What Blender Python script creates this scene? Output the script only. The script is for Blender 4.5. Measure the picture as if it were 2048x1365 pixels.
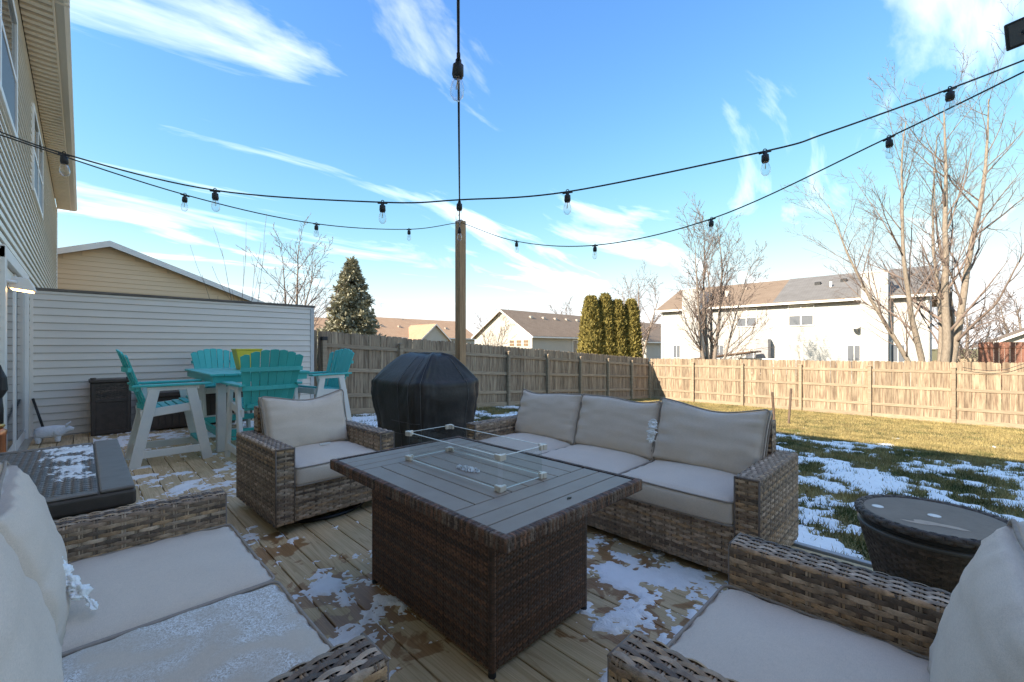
import bpy, math, random
import numpy as np
R=math.radians
PI=math.pi
scn=bpy.context.scene
for o in list(bpy.data.objects): bpy.data.objects.remove(o)
C=scn.collection
# ------------------------------------------------------------------ camera
cam=bpy.data.cameras.new('camera'); co=bpy.data.objects.new('camera',cam); C.objects.link(co)
co.location=(0,0,1.24); co.rotation_euler=(R(90),0,R(-45))
cam.sensor_width=36; cam.lens=36*859/2048.; cam.shift_x=0; cam.shift_y=12/2048.
cam.clip_start=.02; cam.clip_end=2000
scn.camera=co
scn.render.resolution_x=1024; scn.render.resolution_y=682
# ------------------------------------------------------------------ light
EL=R(29.2); SX,SY=-.974,.227           # towards the sun
SKY=.15; SUN=2.0; EXPO=2.45
w=bpy.data.worlds.new('World'); scn.world=w; w.use_nodes=True
nt=w.node_tree; nt.nodes.clear()
def N(t,typ,**k):
    n=t.nodes.new(typ)
    for a,b in k.items(): setattr(n,a,b)
    return n
out=N(nt,'ShaderNodeOutputWorld'); bg=N(nt,'ShaderNodeBackground'); bg.inputs[1].default_value=SKY
sky=N(nt,'ShaderNodeTexSky'); sky.sky_type='NISHITA'; sky.sun_disc=False
sky.sun_elevation=EL; sky.sun_rotation=math.atan2(SX,SY); sky.air_density=.8; sky.dust_density=0.0; sky.ozone_density=3.0; sky.altitude=200
tc=N(nt,'ShaderNodeTexCoord'); sep=N(nt,'ShaderNodeSeparateXYZ'); nt.links.new(tc.outputs['Generated'],sep.inputs[0])
def MA(t,op,a,b=None,clamp=False):
    n=N(t,'ShaderNodeMath',operation=op); n.use_clamp=clamp
    for i,v in enumerate((a,b)):
        if v is None: continue
        if isinstance(v,(int,float)): n.inputs[i].default_value=v
        else: t.links.new(v,n.inputs[i])
    return n.outputs[0]
zz=MA(nt,'ADD',MA(nt,'MAXIMUM',sep.outputs[2],0.0),.10)
cx=MA(nt,'DIVIDE',sep.outputs[0],zz); cy=MA(nt,'DIVIDE',sep.outputs[1],zz)
cmb=N(nt,'ShaderNodeCombineXYZ'); nt.links.new(cx,cmb.inputs[0]); nt.links.new(cy,cmb.inputs[1])
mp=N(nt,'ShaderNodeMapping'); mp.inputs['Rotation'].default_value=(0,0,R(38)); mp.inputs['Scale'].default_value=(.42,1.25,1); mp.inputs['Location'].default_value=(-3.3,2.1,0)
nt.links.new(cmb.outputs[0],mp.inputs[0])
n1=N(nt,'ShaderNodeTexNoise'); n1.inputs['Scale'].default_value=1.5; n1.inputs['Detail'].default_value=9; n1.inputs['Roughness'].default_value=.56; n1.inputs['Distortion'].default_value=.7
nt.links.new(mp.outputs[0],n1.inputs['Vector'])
cr=N(nt,'ShaderNodeValToRGB'); cr.color_ramp.elements[0].position=.53; cr.color_ramp.elements[1].position=.83; cr.color_ramp.elements[1].color=(.8,.8,.8,1)  # wispy clouds; the wider bright cover out of view is added neutral fill
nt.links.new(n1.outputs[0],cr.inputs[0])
# pale veil of thin cloud low over the horizon
n2=N(nt,'ShaderNodeTexNoise'); n2.inputs['Scale'].default_value=.5; n2.inputs['Detail'].default_value=6
nt.links.new(mp.outputs[0],n2.inputs['Vector'])
low=N(nt,'ShaderNodeMapRange'); low.inputs[1].default_value=.02; low.inputs[2].default_value=.26; low.inputs[3].default_value=.06; low.inputs[4].default_value=0; low.interpolation_type='SMOOTHSTEP'
nt.links.new(sep.outputs[2],low.inputs[0])
lown=MA(nt,'MULTIPLY',low.outputs[0],MA(nt,'ADD',MA(nt,'MULTIPLY',n2.outputs[0],1.3),.25),True)
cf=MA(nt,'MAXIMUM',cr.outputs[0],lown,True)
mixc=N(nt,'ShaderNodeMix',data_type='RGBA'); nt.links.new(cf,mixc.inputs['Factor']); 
hs=N(nt,'ShaderNodeHueSaturation'); hs.inputs['Saturation'].default_value=1.17; hs.inputs['Value'].default_value=.72
nt.links.new(sky.outputs[0],hs.inputs['Color'])
SKYMAX=1.2/(SKY*2**EXPO)     # soft shoulder so that the low sky keeps its colour
srgb=N(nt,'ShaderNodeSeparateColor'); nt.links.new(hs.outputs[0],srgb.inputs[0]); crgb=N(nt,'ShaderNodeCombineColor')
for i in range(3):
    ch=MA(nt,'MULTIPLY',srgb.outputs[i],(.90,.84,1.04)[i])
    q=MA(nt,'POWER',MA(nt,'ADD',MA(nt,'POWER',MA(nt,'DIVIDE',ch,SKYMAX),3.0),1.0),-1/3.0)
    nt.links.new(MA(nt,'MULTIPLY',ch,q),crgb.inputs[i])
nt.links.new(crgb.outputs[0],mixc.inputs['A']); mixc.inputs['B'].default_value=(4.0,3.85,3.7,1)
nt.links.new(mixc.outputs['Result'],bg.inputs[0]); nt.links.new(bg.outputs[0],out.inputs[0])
sl=bpy.data.lights.new('sun','SUN'); sl.energy=SUN; sl.angle=R(.53); sl.color=(1,.89,.73)
so=bpy.data.objects.new('sun',sl); C.objects.link(so); so.location=(-20,6,20)
from mathutils import Vector
so.rotation_euler=Vector((-SX*math.cos(EL),-SY*math.cos(EL),-math.sin(EL))).to_track_quat('-Z','Y').to_euler()
vs=scn.view_settings; vs.view_transform='Standard'; vs.look='None'; vs.gamma=1; vs.use_curve_mapping=False; vs.exposure=EXPO
scn.render.engine='CYCLES'
scn.cycles.max_bounces=8; scn.cycles.transparent_max_bounces=16
# ------------------------------------------------------------------ materials
MT={}
def mat(name,col,rough=.6,col2=None,scale=6,stretch=(1,1,1),bump=0,bscale=None,bstretch=None,metal=0,spec=.4,attr=False,rnd=0,detail=6,coords='Object',contrast=(.35,.65),sheen=0):
    if name in MT: return MT[name]
    m=bpy.data.materials.new(name); m.use_nodes=True; t=m.node_tree; b=t.nodes['Principled BSDF']
    b.inputs['Roughness'].default_value=rough; b.inputs['Metallic'].default_value=metal
    b.inputs['Specular IOR Level'].default_value=spec
    if sheen: b.inputs['Sheen Weight'].default_value=sheen
    tcn=N(t,'ShaderNodeTexCoord'); vec=tcn.outputs[coords]
    if rnd:
        oi=N(t,'ShaderNodeObjectInfo'); va=N(t,'ShaderNodeVectorMath',operation='ADD'); 
        sc=N(t,'ShaderNodeVectorMath',operation='SCALE'); sc.inputs[0].default_value=(37,53,71); t.links.new(oi.outputs['Random'],sc.inputs['Scale'])
        t.links.new(vec,va.inputs[0]); t.links.new(sc.outputs[0],va.inputs[1]); vec=va.outputs[0]
    mpn=N(t,'ShaderNodeMapping'); mpn.inputs['Scale'].default_value=stretch; t.links.new(vec,mpn.inputs[0])
    src=None
    if attr:
        at=N(t,'ShaderNodeAttribute'); at.attribute_name='Col'; src=at.outputs['Color']
    if col2 is not None:
        nz=N(t,'ShaderNodeTexNoise'); nz.inputs['Scale'].default_value=scale; nz.inputs['Detail'].default_value=detail; nz.inputs['Roughness'].default_value=.6
        t.links.new(mpn.outputs[0],nz.inputs['Vector'])
        rp=N(t,'ShaderNodeValToRGB'); rp.color_ramp.elements[0].position=contrast[0]; rp.color_ramp.elements[1].position=contrast[1]
        rp.color_ramp.elements[0].color=(*col,1); rp.color_ramp.elements[1].color=(*col2,1); t.links.new(nz.outputs[0],rp.inputs[0])
        if src is not None:
            mx=N(t,'ShaderNodeMix',data_type='RGBA',blend_type='MULTIPLY'); mx.inputs['Factor'].default_value=1
            t.links.new(src,mx.inputs['A']); t.links.new(rp.outputs[0],mx.inputs['B']); src=mx.outputs['Result']
        else: src=rp.outputs[0]
    if rnd:
        hv=N(t,'ShaderNodeHueSaturation'); mr=N(t,'ShaderNodeMapRange'); mr.inputs[3].default_value=1-rnd; mr.inputs[4].default_value=1+rnd
        t.links.new(oi.outputs['Random'],mr.inputs[0]); t.links.new(mr.outputs[0],hv.inputs['Value'])
        if src is not None: t.links.new(src,hv.inputs['Color'])
        else: hv.inputs['Color'].default_value=(*col,1)
        src=hv.outputs[0]
    if src is not None: t.links.new(src,b.inputs['Base Color'])
    else: b.inputs['Base Color'].default_value=(*col,1)
    if bump:
        m2=N(t,'ShaderNodeMapping'); m2.inputs['Scale'].default_value=bstretch or stretch; t.links.new(vec,m2.inputs[0])
        nb=N(t,'ShaderNodeTexNoise'); nb.inputs['Scale'].default_value=bscale or scale; nb.inputs['Detail'].default_value=4
        t.links.new(m2.outputs[0],nb.inputs['Vector'])
        bp=N(t,'ShaderNodeBump'); bp.inputs['Strength'].default_value=bump; bp.inputs['Distance'].default_value=.01
        t.links.new(nb.outputs[0],bp.inputs['Height']); t.links.new(bp.outputs[0],b.inputs['Normal'])
    MT[name]=m; return m
def emis(name,col,s):
    m=bpy.data.materials.new(name); m.use_nodes=True; b=m.node_tree.nodes['Principled BSDF']
    b.inputs['Base Color'].default_value=(*col,1); b.inputs['Emission Color'].default_value=(*col,1); b.inputs['Emission Strength'].default_value=s; return m
def glass(name,tint=(.97,.98,.975),pw=4.0,k=.75):
    m=bpy.data.materials.new(name); m.use_nodes=True; t=m.node_tree; t.nodes.clear()
    o=N(t,'ShaderNodeOutputMaterial'); tr=N(t,'ShaderNodeBsdfTransparent'); tr.inputs[0].default_value=(*tint,1)
    gl=N(t,'ShaderNodeBsdfGlossy'); gl.inputs['Roughness'].default_value=.02
    lw=N(t,'ShaderNodeLayerWeight'); lw.inputs[0].default_value=.5
    fr=MA(t,'ADD',MA(t,'MULTIPLY',MA(t,'POWER',lw.outputs['Facing'],pw),k),.035,True)
    mx=N(t,'ShaderNodeMixShader'); t.links.new(fr,mx.inputs[0]); t.links.new(tr.outputs[0],mx.inputs[1]); t.links.new(gl.outputs[0],mx.inputs[2]); t.links.new(mx.outputs[0],o.inputs[0]); return m
def shingle(name,c1,c2):
    m=mat(name,c1,.9,c2,scale=1.3,bump=.5,bscale=60)
    t=m.node_tree; b=t.nodes['Principled BSDF']
    br=N(t,'ShaderNodeTexBrick'); br.inputs['Scale'].default_value=1; br.inputs['Brick Width'].default_value=.3; br.inputs['Row Height'].default_value=.15; br.inputs['Mortar Size'].default_value=.012
    br.inputs['Color1'].default_value=(*c1,1); br.inputs['Color2'].default_value=(*c2,1); br.inputs['Mortar'].default_value=(*[v*.55 for v in c1],1)
    tcn=N(t,'ShaderNodeTexCoord'); t.links.new(tcn.outputs['UV'],br.inputs['Vector'])
    old=b.inputs['Base Color'].links[0].from_socket
    mx=N(t,'ShaderNodeMix',data_type='RGBA'); mx.inputs['Factor'].default_value=.5; t.links.new(old,mx.inputs['A']); t.links.new(br.outputs[0],mx.inputs['B']); t.links.new(mx.outputs['Result'],b.inputs['Base Color'])
    return m
def sidingmat(name,c1,c2,pitch=.11):
    m=mat(name,c1,.5,c2,scale=.8)
    t=m.node_tree; b=t.nodes['Principled BSDF']
    tcn=N(t,'ShaderNodeTexCoord'); sp=N(t,'ShaderNodeSeparateXYZ'); t.links.new(tcn.outputs['Object'],sp.inputs[0])
    fr=MA(t,'FRACT',MA(t,'DIVIDE',sp.outputs[2],pitch))
    bp=N(t,'ShaderNodeBump'); bp.inputs['Strength'].default_value=1; bp.inputs['Distance'].default_value=.012; bp.invert=True
    t.links.new(fr,bp.inputs['Height']); t.links.new(bp.outputs[0],b.inputs['Normal']); return m
def fabric(name,c1,c2,frost=0):
    m=mat(name,c1,.9,c2,scale=5,bump=.0,sheen=.15,contrast=(.3,.7),coords='Object')
    t=m.node_tree; b=t.nodes['Principled BSDF']
    tcn=N(t,'ShaderNodeTexCoord'); 
    nzs=[]
    for st in ((900,90,400),(90,900,400)):
        mp_=N(t,'ShaderNodeMapping'); mp_.inputs['Scale'].default_value=st; t.links.new(tcn.outputs['Object'],mp_.inputs[0])
        nz=N(t,'ShaderNodeTexNoise'); nz.inputs['Scale'].default_value=1; nz.inputs['Detail'].default_value=2; t.links.new(mp_.outputs[0],nz.inputs['Vector']); nzs.append(nz.outputs[0])
    add=MA(t,'ADD',*nzs)
    bp=N(t,'ShaderNodeBump'); bp.inputs['Strength'].default_value=.25; bp.inputs['Distance'].default_value=.002; t.links.new(add,bp.inputs['Height']); t.links.new(bp.outputs[0],b.inputs['Normal'])
    old=b.inputs['Base Color'].links[0].from_socket
    mx=N(t,'ShaderNodeMix',data_type='RGBA',blend_type='MULTIPLY'); mx.inputs['Factor'].default_value=1
    mr=N(t,'ShaderNodeMapRange'); mr.inputs[1].default_value=.6; mr.inputs[2].default_value=1.4; mr.inputs[3].default_value=.86; mr.inputs[4].default_value=1.1; t.links.new(add,mr.inputs[0])
    t.links.new(old,mx.inputs['A']); t.links.new(mr.outputs[0],mx.inputs['B'])
    src=mx.outputs['Result']
    if frost:
        n1=N(t,'ShaderNodeTexNoise'); n1.inputs['Scale'].default_value=5; n1.inputs['Detail'].default_value=3; n1.inputs['Distortion'].default_value=.8; t.links.new(tcn.outputs['Object'],n1.inputs['Vector'])
        n2=N(t,'ShaderNodeTexNoise'); n2.inputs['Scale'].default_value=170; n2.inputs['Detail'].default_value=5; n2.inputs['Distortion'].default_value=1.5; t.links.new(tcn.outputs['Object'],n2.inputs['Vector'])
        r1=N(t,'ShaderNodeMapRange'); r1.inputs[1].default_value=.42; r1.inputs[2].default_value=.62; t.links.new(n1.outputs[0],r1.inputs[0])
        r2=N(t,'ShaderNodeMapRange'); r2.inputs[1].default_value=.42; r2.inputs[2].default_value=.58; t.links.new(n2.outputs[0],r2.inputs[0])
        sp=N(t,'ShaderNodeSeparateXYZ'); t.links.new(tcn.outputs['Object'],sp.inputs[0])
        ff=MA(t,'MULTIPLY',r1.outputs[0],r2.outputs[0],True)
        wet=N(t,'ShaderNodeMix',data_type='RGBA',blend_type='MULTIPLY'); t.links.new(r1.outputs[0],wet.inputs['Factor']); t.links.new(src,wet.inputs['A']); wet.inputs['B'].default_value=(.72,.71,.70,1)
        fm=N(t,'ShaderNodeMix',data_type='RGBA'); t.links.new(ff,fm.inputs['Factor']); t.links.new(wet.outputs['Result'],fm.inputs['A']); fm.inputs['B'].default_value=(.82,.81,.79,1); src=fm.outputs['Result']
    t.links.new(src,b.inputs['Base Color']); return m

WHITE=mat('white_paint',(.82,.79,.74),.45,(.76,.73,.68),scale=3)
VINYL=mat('grey_vinyl',(.76,.69,.61),.45,(.72,.65,.575),scale=1.5,bump=.08,bscale=40,bstretch=(.2,1,6),rnd=.035)
CREAM=mat('cream_vinyl',(.84,.75,.62),.45,(.80,.71,.58),scale=1.5,bump=.08,bscale=40,bstretch=(1,.2,6),rnd=.04)
BEIGE=mat('beige_vinyl',(.80,.60,.38),.5,(.77,.57,.36),scale=1.2,rnd=.03)
SOFFIT=mat('soffit_vinyl',(.88,.78,.64),.5,(.84,.74,.60),scale=3,rnd=.04)
VENT=mat('vented_soffit',(.60,.50,.39),.7,(.54,.45,.35),scale=30)
CAPW=mat('weathered_cap',(.10,.085,.07),.85,(.19,.165,.14),scale=5,stretch=(1,8,8),bump=.4,bscale=25)
FWOOD=mat('fence_wood',(.18,.12,.078),.85,(.44,.335,.225),scale=6,stretch=(4,4,.35),bump=.6,bscale=22,bstretch=(6,6,.35),rnd=.24,contrast=(.34,.66))
FRAIL=mat('fence_rail_wood',(.27,.195,.13),.85,(.44,.34,.23),scale=7,stretch=(.6,.6,6),bump=.4,bscale=22,rnd=.12,contrast=(.3,.72))
POSTW=mat('post_wood',(.34,.20,.10),.75,(.50,.32,.17),scale=9,stretch=(5,5,.35),bump=.3,bscale=20,bstretch=(6,6,.3),contrast=(.35,.7))
TEAL=mat('teal_plastic',(.055,.43,.40),.42,(.07,.48,.45),scale=4,bump=.05,bscale=90,rnd=.06)
POLYW=mat('white_plastic',(.78,.74,.67),.42,(.64,.63,.60),scale=3,bump=.05,bscale=90)
YELL=mat('yellow_plastic',(.72,.56,.05),.45,(.66,.50,.04),scale=3)
BLACK=mat('black_metal',(.015,.015,.016),.4,(.022,.022,.023),scale=8)
BLKPL=mat('black_plastic',(.02,.02,.021),.5,(.03,.03,.031),scale=20)
STEEL=mat('brushed_steel',(.62,.58,.52),.35,(.5,.47,.42),scale=30,metal=.9)
CLIP=mat('clip_metal',(.72,.66,.56),.4,(.62,.57,.5),scale=30,metal=.35)
COPPER=mat('copper',(.72,.30,.16),.3,(.6,.24,.12),scale=9,metal=.9)
BRASS=mat('brass',(.6,.42,.16),.3,(.5,.34,.12),scale=9,metal=.9)
WICK=mat('wicker_strand',(.75,.75,.75),.5,(1.15,1.15,1.15),scale=45,bump=.35,bscale=300,attr=True)
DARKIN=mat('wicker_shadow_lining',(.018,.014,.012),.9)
TABTOP=mat('table_slat_metal',(.27,.21,.165),.48,(.30,.24,.19),scale=8,bump=.06,bscale=200)
RESIN=mat('brown_resin',(.065,.05,.041),.45,(.085,.067,.055),scale=12,bump=.12,bscale=80,bstretch=(1,1,8))
RESINT=mat('resin_lid_grey',(.15,.125,.105),.5,(.18,.155,.13),scale=12,bump=.1,bscale=80)
COVER=mat('grill_cover_cloth',(.022,.019,.017),.5,(.034,.030,.027),scale=7,bump=.3,bscale=30)
THREAD=mat('pale_thread',(.16,.155,.15),.8)
FAB=fabric('cushion_fabric',(.70,.585,.475),(.65,.54,.44))
FABF=fabric('frosted_fabric',(.62,.515,.41),(.57,.475,.375),frost=1)
PIPE=mat('piping_cord',(.36,.30,.25),.85,(.30,.25,.21),scale=60)
SNOWM=mat('snow',(.88,.87,.85),.7,(.93,.92,.90),scale=14,bump=.6,bscale=120,spec=.3)
STONE=mat('white_plaster',(.62,.64,.66),.8,(.74,.75,.76),scale=9,bump=.8,bscale=60)
WGLASS=mat('window_glass',(.04,.05,.06),.06,(.06,.07,.08),scale=2,spec=.8)
SCREEN=mat('window_screen',(.11,.12,.14),.5,(.13,.14,.16),scale=30)
BLIND=mat('window_blind',(.52,.48,.42),.6,(.45,.41,.36),scale=2,stretch=(1,1,30))
DUPW=sidingmat('white_siding',(.40,.39,.365),(.37,.36,.335))
RANW=sidingmat('cream_siding',(.46,.43,.38),(.43,.40,.35))
RBROWN=shingle('brown_shingle',(.215,.15,.10),(.27,.195,.135))
RGREY=shingle('grey_shingle',(.16,.145,.13),(.21,.195,.18))
RTAN=shingle('tan_shingle',(.42,.25,.145),(.48,.31,.19))
BARK=mat('tan_bark',(.21,.165,.125),.9,(.32,.26,.20),scale=9,stretch=(3,3,1),bump=.5,bscale=20)
BARK2=mat('grey_bark',(.19,.15,.12),.9,(.29,.235,.19),scale=9,stretch=(3,3,1))
TWIG=mat('twig_bark',(.17,.12,.10),.9,(.25,.19,.155),scale=6)
SPRUCE=mat('spruce_needles',(.22,.22,.155),.8,(.48,.44,.31),scale=2.2,rnd=0,contrast=(.3,.7))
ARBOR=mat('arborvitae_leaves',(.13,.11,.028),.8,(.32,.25,.065),scale=3.5,contrast=(.3,.7))
REDF=mat('red_fence_paint',(.20,.085,.055),.7,(.25,.11,.07),scale=4,rnd=.08)
GRASSB=mat('grass_blades',(.7,.7,.7),.8,(1.25,1.25,1.25),scale=2.5,attr=True)
GLS=glass('clear_glass'); BULBG=glass('bulb_glass',(.93,.94,.95),2.2,.95)
GEDGE=mat('glass_edge',(.68,.70,.68),.2,(.74,.76,.74),scale=20)
CRYST=mat('glass_beads',(.70,.72,.74),.12,(.85,.86,.88),scale=40,spec=.8)
LAMPON=emis('lit_lamp',(1,.62,.22),3.0)
FILA=mat('filament',(.6,.42,.2),.4)
# deck and ground materials
def deckmat():
    m=mat('deck_wood',(.50,.355,.195),.72,(.70,.525,.315),scale=4,stretch=(9,.55,9),bump=.35,bscale=16,bstretch=(14,.35,14),rnd=.10,contrast=(.28,.72))
    t=m.node_tree; b=t.nodes['Principled BSDF']; old=b.inputs['Base Color'].links[0].from_socket
    ge=N(t,'ShaderNodeNewGeometry'); oi=N(t,'ShaderNodeObjectInfo')
    def mul(a,colr,fac):
        mx=N(t,'ShaderNodeMix',data_type='RGBA',blend_type='MULTIPLY'); t.links.new(a,mx.inputs['A']); mx.inputs['B'].default_value=(*colr,1); t.links.new(fac,mx.inputs['Factor']); return mx.outputs['Result']
    # growth-ring streaks
    mp_=N(t,'ShaderNodeMapping'); mp_.inputs['Scale'].default_value=(1,.035,1); t.links.new(ge.outputs['Position'],mp_.inputs[0])
    off=N(t,'ShaderNodeVectorMath',operation='ADD'); sc=N(t,'ShaderNodeVectorMath',operation='SCALE'); sc.inputs[0].default_value=(3.1,.7,9.3); t.links.new(oi.outputs['Random'],sc.inputs['Scale']); t.links.new(mp_.outputs[0],off.inputs[0]); t.links.new(sc.outputs[0],off.inputs[1])
    wv=N(t,'ShaderNodeTexNoise'); wv.inputs['Scale'].default_value=9; wv.inputs['Detail'].default_value=2; t.links.new(off.outputs[0],wv.inputs['Vector'])
    ring=MA(t,'FRACT',MA(t,'MULTIPLY',wv.outputs[0],22))
    rr=N(t,'ShaderNodeMapRange'); rr.inputs[1].default_value=.55; rr.inputs[2].default_value=1; rr.inputs[3].default_value=0; rr.inputs[4].default_value=.55; t.links.new(ring,rr.inputs[0])
    c=mul(old,(.62,.52,.42),rr.outputs[0])
    # dark fibres and knots
    vo=N(t,'ShaderNodeTexVoronoi'); vo.inputs['Scale'].default_value=1; m3=N(t,'ShaderNodeMapping'); m3.inputs['Scale'].default_value=(6.8,1.6,1); t.links.new(ge.outputs['Position'],m3.inputs[0]); t.links.new(m3.outputs[0],vo.inputs['Vector'])
    kn=N(t,'ShaderNodeMapRange'); kn.inputs[1].default_value=.045; kn.inputs[2].default_value=.10; kn.inputs[3].default_value=.8; kn.inputs[4].default_value=0; t.links.new(vo.outputs['Distance'],kn.inputs[0])
    c=mul(c,(.30,.20,.12),kn.outputs[0])
    # green-grey weathering
    ng=N(t,'ShaderNodeTexNoise'); ng.inputs['Scale'].default_value=1.7; ng.inputs['Detail'].default_value=5; t.links.new(ge.outputs['Position'],ng.inputs['Vector'])
    gr=N(t,'ShaderNodeMapRange'); gr.inputs[1].default_value=.45; gr.inputs[2].default_value=.7; gr.inputs[4].default_value=.7; t.links.new(ng.outputs[0],gr.inputs[0])
    c=mul(c,(.80,.86,.80),gr.outputs[0])
    # meltwater stains
    ns=N(t,'ShaderNodeTexNoise'); ns.inputs['Scale'].default_value=6.5; ns.inputs['Detail'].default_value=4; ns.inputs['Distortion'].default_value=.6; t.links.new(ge.outputs['Position'],ns.inputs['Vector'])
    tot=None
    for (bx_,by_,rad) in ((.92,1.95,.75),(2.02,1.35,.75),(1.75,.75,.6),(1.2,.7,.45),(.75,2.9,.5),(.6,1.2,.4),(1.6,7.3,1.1)):
        ds=N(t,'ShaderNodeVectorMath',operation='DISTANCE'); t.links.new(ge.outputs['Position'],ds.inputs[0]); ds.inputs[1].default_value=(bx_,by_,0)
        q=N(t,'ShaderNodeMapRange'); q.inputs[1].default_value=rad*.35; q.inputs[2].default_value=rad; q.inputs[3].default_value=.13; q.inputs[4].default_value=-.16; t.links.new(ds.outputs['Value'],q.inputs[0])
        tot=q.outputs[0] if tot is None else MA(t,'MAXIMUM',tot,q.outputs[0])
    st=N(t,'ShaderNodeMapRange'); st.inputs[1].default_value=.57; st.inputs[2].default_value=.60; t.links.new(MA(t,'ADD',ns.outputs[0],tot),st.inputs[0])
    c=mul(c,(.60,.45,.33),st.outputs[0])
    t.links.new(c,b.inputs['Base Color'])
    ro=N(t,'ShaderNodeMapRange'); ro.inputs[3].default_value=.72; ro.inputs[4].default_value=.35; t.links.new(st.outputs[0],ro.inputs[0]); t.links.new(ro.outputs[0],b.inputs['Roughness'])
    return m
DECK=deckmat()
GROUND=mat('lawn_soil',(.13,.11,.038),.95,(.27,.21,.08),scale=3,bump=.6,bscale=30,coords='Object',contrast=(.3,.7))
# ------------------------------------------------------------------ mesh helpers
def link(o,parent=None):
    C.objects.link(o)
    if parent is not None: o.parent=parent
    return o
def tag(o,label,cat,group=None,kind=None):
    if label: o['label']=label
    if cat: o['category']=cat
    if group: o['group']=group
    if kind: o['kind']=kind
    return o
def thing(name,label,cat,loc=(0,0,0),rz=0,group=None):
    o=bpy.data.objects.new(name,None); o.empty_display_size=.1; link(o); o.location=loc; o.rotation_euler=(0,0,rz)
    return tag(o,label,cat,group)
def np_mesh(name,V,F,m,parent=None,cols=None,smooth=False):
    V=np.asarray(V,dtype=np.float32).reshape(-1,3); F=np.asarray(F,dtype=np.int32); k=F.shape[1]
    me=bpy.data.meshes.new(name); me.vertices.add(len(V)); me.vertices.foreach_set('co',V.ravel())
    me.loops.add(F.size); me.loops.foreach_set('vertex_index',F.ravel())
    me.polygons.add(len(F)); me.polygons.foreach_set('loop_start',np.arange(0,F.size,k,dtype=np.int32)); 
    me.polygons.foreach_set('use_smooth',np.full(len(F),smooth))
    if cols is not None:
        a=me.attributes.new('Col','FLOAT_COLOR','POINT'); c4=np.ones((len(V),4),np.float32); c4[:,:3]=np.asarray(cols).reshape(-1,3); a.data.foreach_set('color',c4.ravel())
    me.update(calc_edges=True); me.validate()
    me.materials.append(m)
    return link(bpy.data.objects.new(name,me),parent)
class MB:
    def __init__(s): s.v=[]; s.f=[]; s.mi=[]; s.cur=0
    def add(s,vs,fs):
        b=len(s.v); s.v+=[tuple(p) for p in vs]
        for f in fs: s.f.append(tuple(b+i for i in f)); s.mi.append(s.cur)
        return s
    def box(s,x0,x1,y0,y1,z0,z1):
        return s.add([(x,y,z) for z in (z0,z1) for y in (y0,y1) for x in (x0,x1)],[(0,2,3,1),(4,5,7,6),(0,1,5,4),(2,6,7,3),(0,4,6,2),(1,3,7,5)])
    def beam(s,p,q,a,b,up=(0,0,1)):
        p=Vector(p);q=Vector(q);d=(q-p).normalized();u=Vector(up)
        x=d.cross(u)
        if x.length<1e-4: x=d.cross(Vector((0,1,0)))
        x.normalize(); y=x.cross(d).normalized()
        vs=[c+x*i*a/2+y*j*b/2 for c in (p,q) for j in (-1,1) for i in (-1,1)]
        return s.add(vs,[(0,2,3,1),(4,5,7,6),(0,1,5,4),(2,6,7,3),(0,4,6,2),(1,3,7,5)])
    def tube(s,pts,r,n=8,closed=False):
        P=[Vector(p) for p in pts]; m=len(P); rs=r if isinstance(r,(list,tuple)) else [r]*m
        vs=[];fs=[]; prev=None
        for i in range(m):
            a=P[(i-1)%m] if (closed or i>0) else P[i]; b=P[(i+1)%m] if (closed or i<m-1) else P[i]
            d=(b-a)
            d=d.normalized() if d.length>1e-9 else Vector((0,0,1))
            if prev is None:
                prev=d.orthogonal().normalized()
            x=(prev-d*prev.dot(d))
            x=x.normalized() if x.length>1e-6 else d.orthogonal().normalized()
            prev=x; y=d.cross(x)
            vs+=[P[i]+(x*math.cos(2*PI*j/n)+y*math.sin(2*PI*j/n))*rs[i] for j in range(n)]
        for i in range(m if closed else m-1):
            for j in range(n):
                a=i*n+j;b=i*n+(j+1)%n;k=((i+1)%m)*n
                fs.append((a,b,k+(j+1)%n,k+j))
        if not closed: fs+= [tuple(range(n-1,-1,-1)),tuple((m-1)*n+j for j in range(n))]
        return s.add(vs,fs)
    def prism(s,poly,axis,a0,a1):      # poly in the two other axes
        n=len(poly)
        def P(u,v,a): return {'x':(a,u,v),'y':(u,a,v),'z':(u,v,a)}[axis]
        vs=[P(u,v,a0) for u,v in poly]+[P(u,v,a1) for u,v in poly]
        return s.add(vs,[tuple(range(n-1,-1,-1)),tuple(range(n,2*n))]+[(i,(i+1)%n,n+(i+1)%n,n+i) for i in range(n)])
    def lathe(s,prof,n=24,c=(0,0,0)):
        vs=[];fs=[];m=len(prof)
        for r,z in prof: vs+=[(c[0]+r*math.cos(2*PI*j/n),c[1]+r*math.sin(2*PI*j/n),c[2]+z) for j in range(n)]
        for i in range(m-1):
            for j in range(n): fs.append((i*n+j,i*n+(j+1)%n,(i+1)*n+(j+1)%n,(i+1)*n+j))
        fs+= [tuple(range(n-1,-1,-1)),tuple((m-1)*n+j for j in range(n))]
        return s.add(vs,fs)
    def mesh(s,name,m,smooth=False):
        me=bpy.data.meshes.new(name); me.from_pydata(s.v,[],s.f)
        for mm in (m if isinstance(m,(list,tuple)) else [m]): me.materials.append(mm)
        if isinstance(m,(list,tuple)): me.polygons.foreach_set('material_index',s.mi)
        if smooth: me.polygons.foreach_set('use_smooth',[True]*len(me.polygons))
        me.update(); return me
    def build(s,name,m,parent=None,bevel=0,smooth=False,seg=1):
        o=link(bpy.data.objects.new(name,s.mesh(name,m,smooth)),parent)
        if bevel:
            bv=o.modifiers.new('bevel','BEVEL'); bv.width=bevel; bv.segments=seg; bv.limit_method='ANGLE'
        return o
def dup(me,name,parent,loc=(0,0,0),rot=(0,0,0),scale=(1,1,1)):
    o=link(bpy.data.objects.new(name,me),parent); o.location=loc; o.rotation_euler=rot; o.scale=scale; return o
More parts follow.
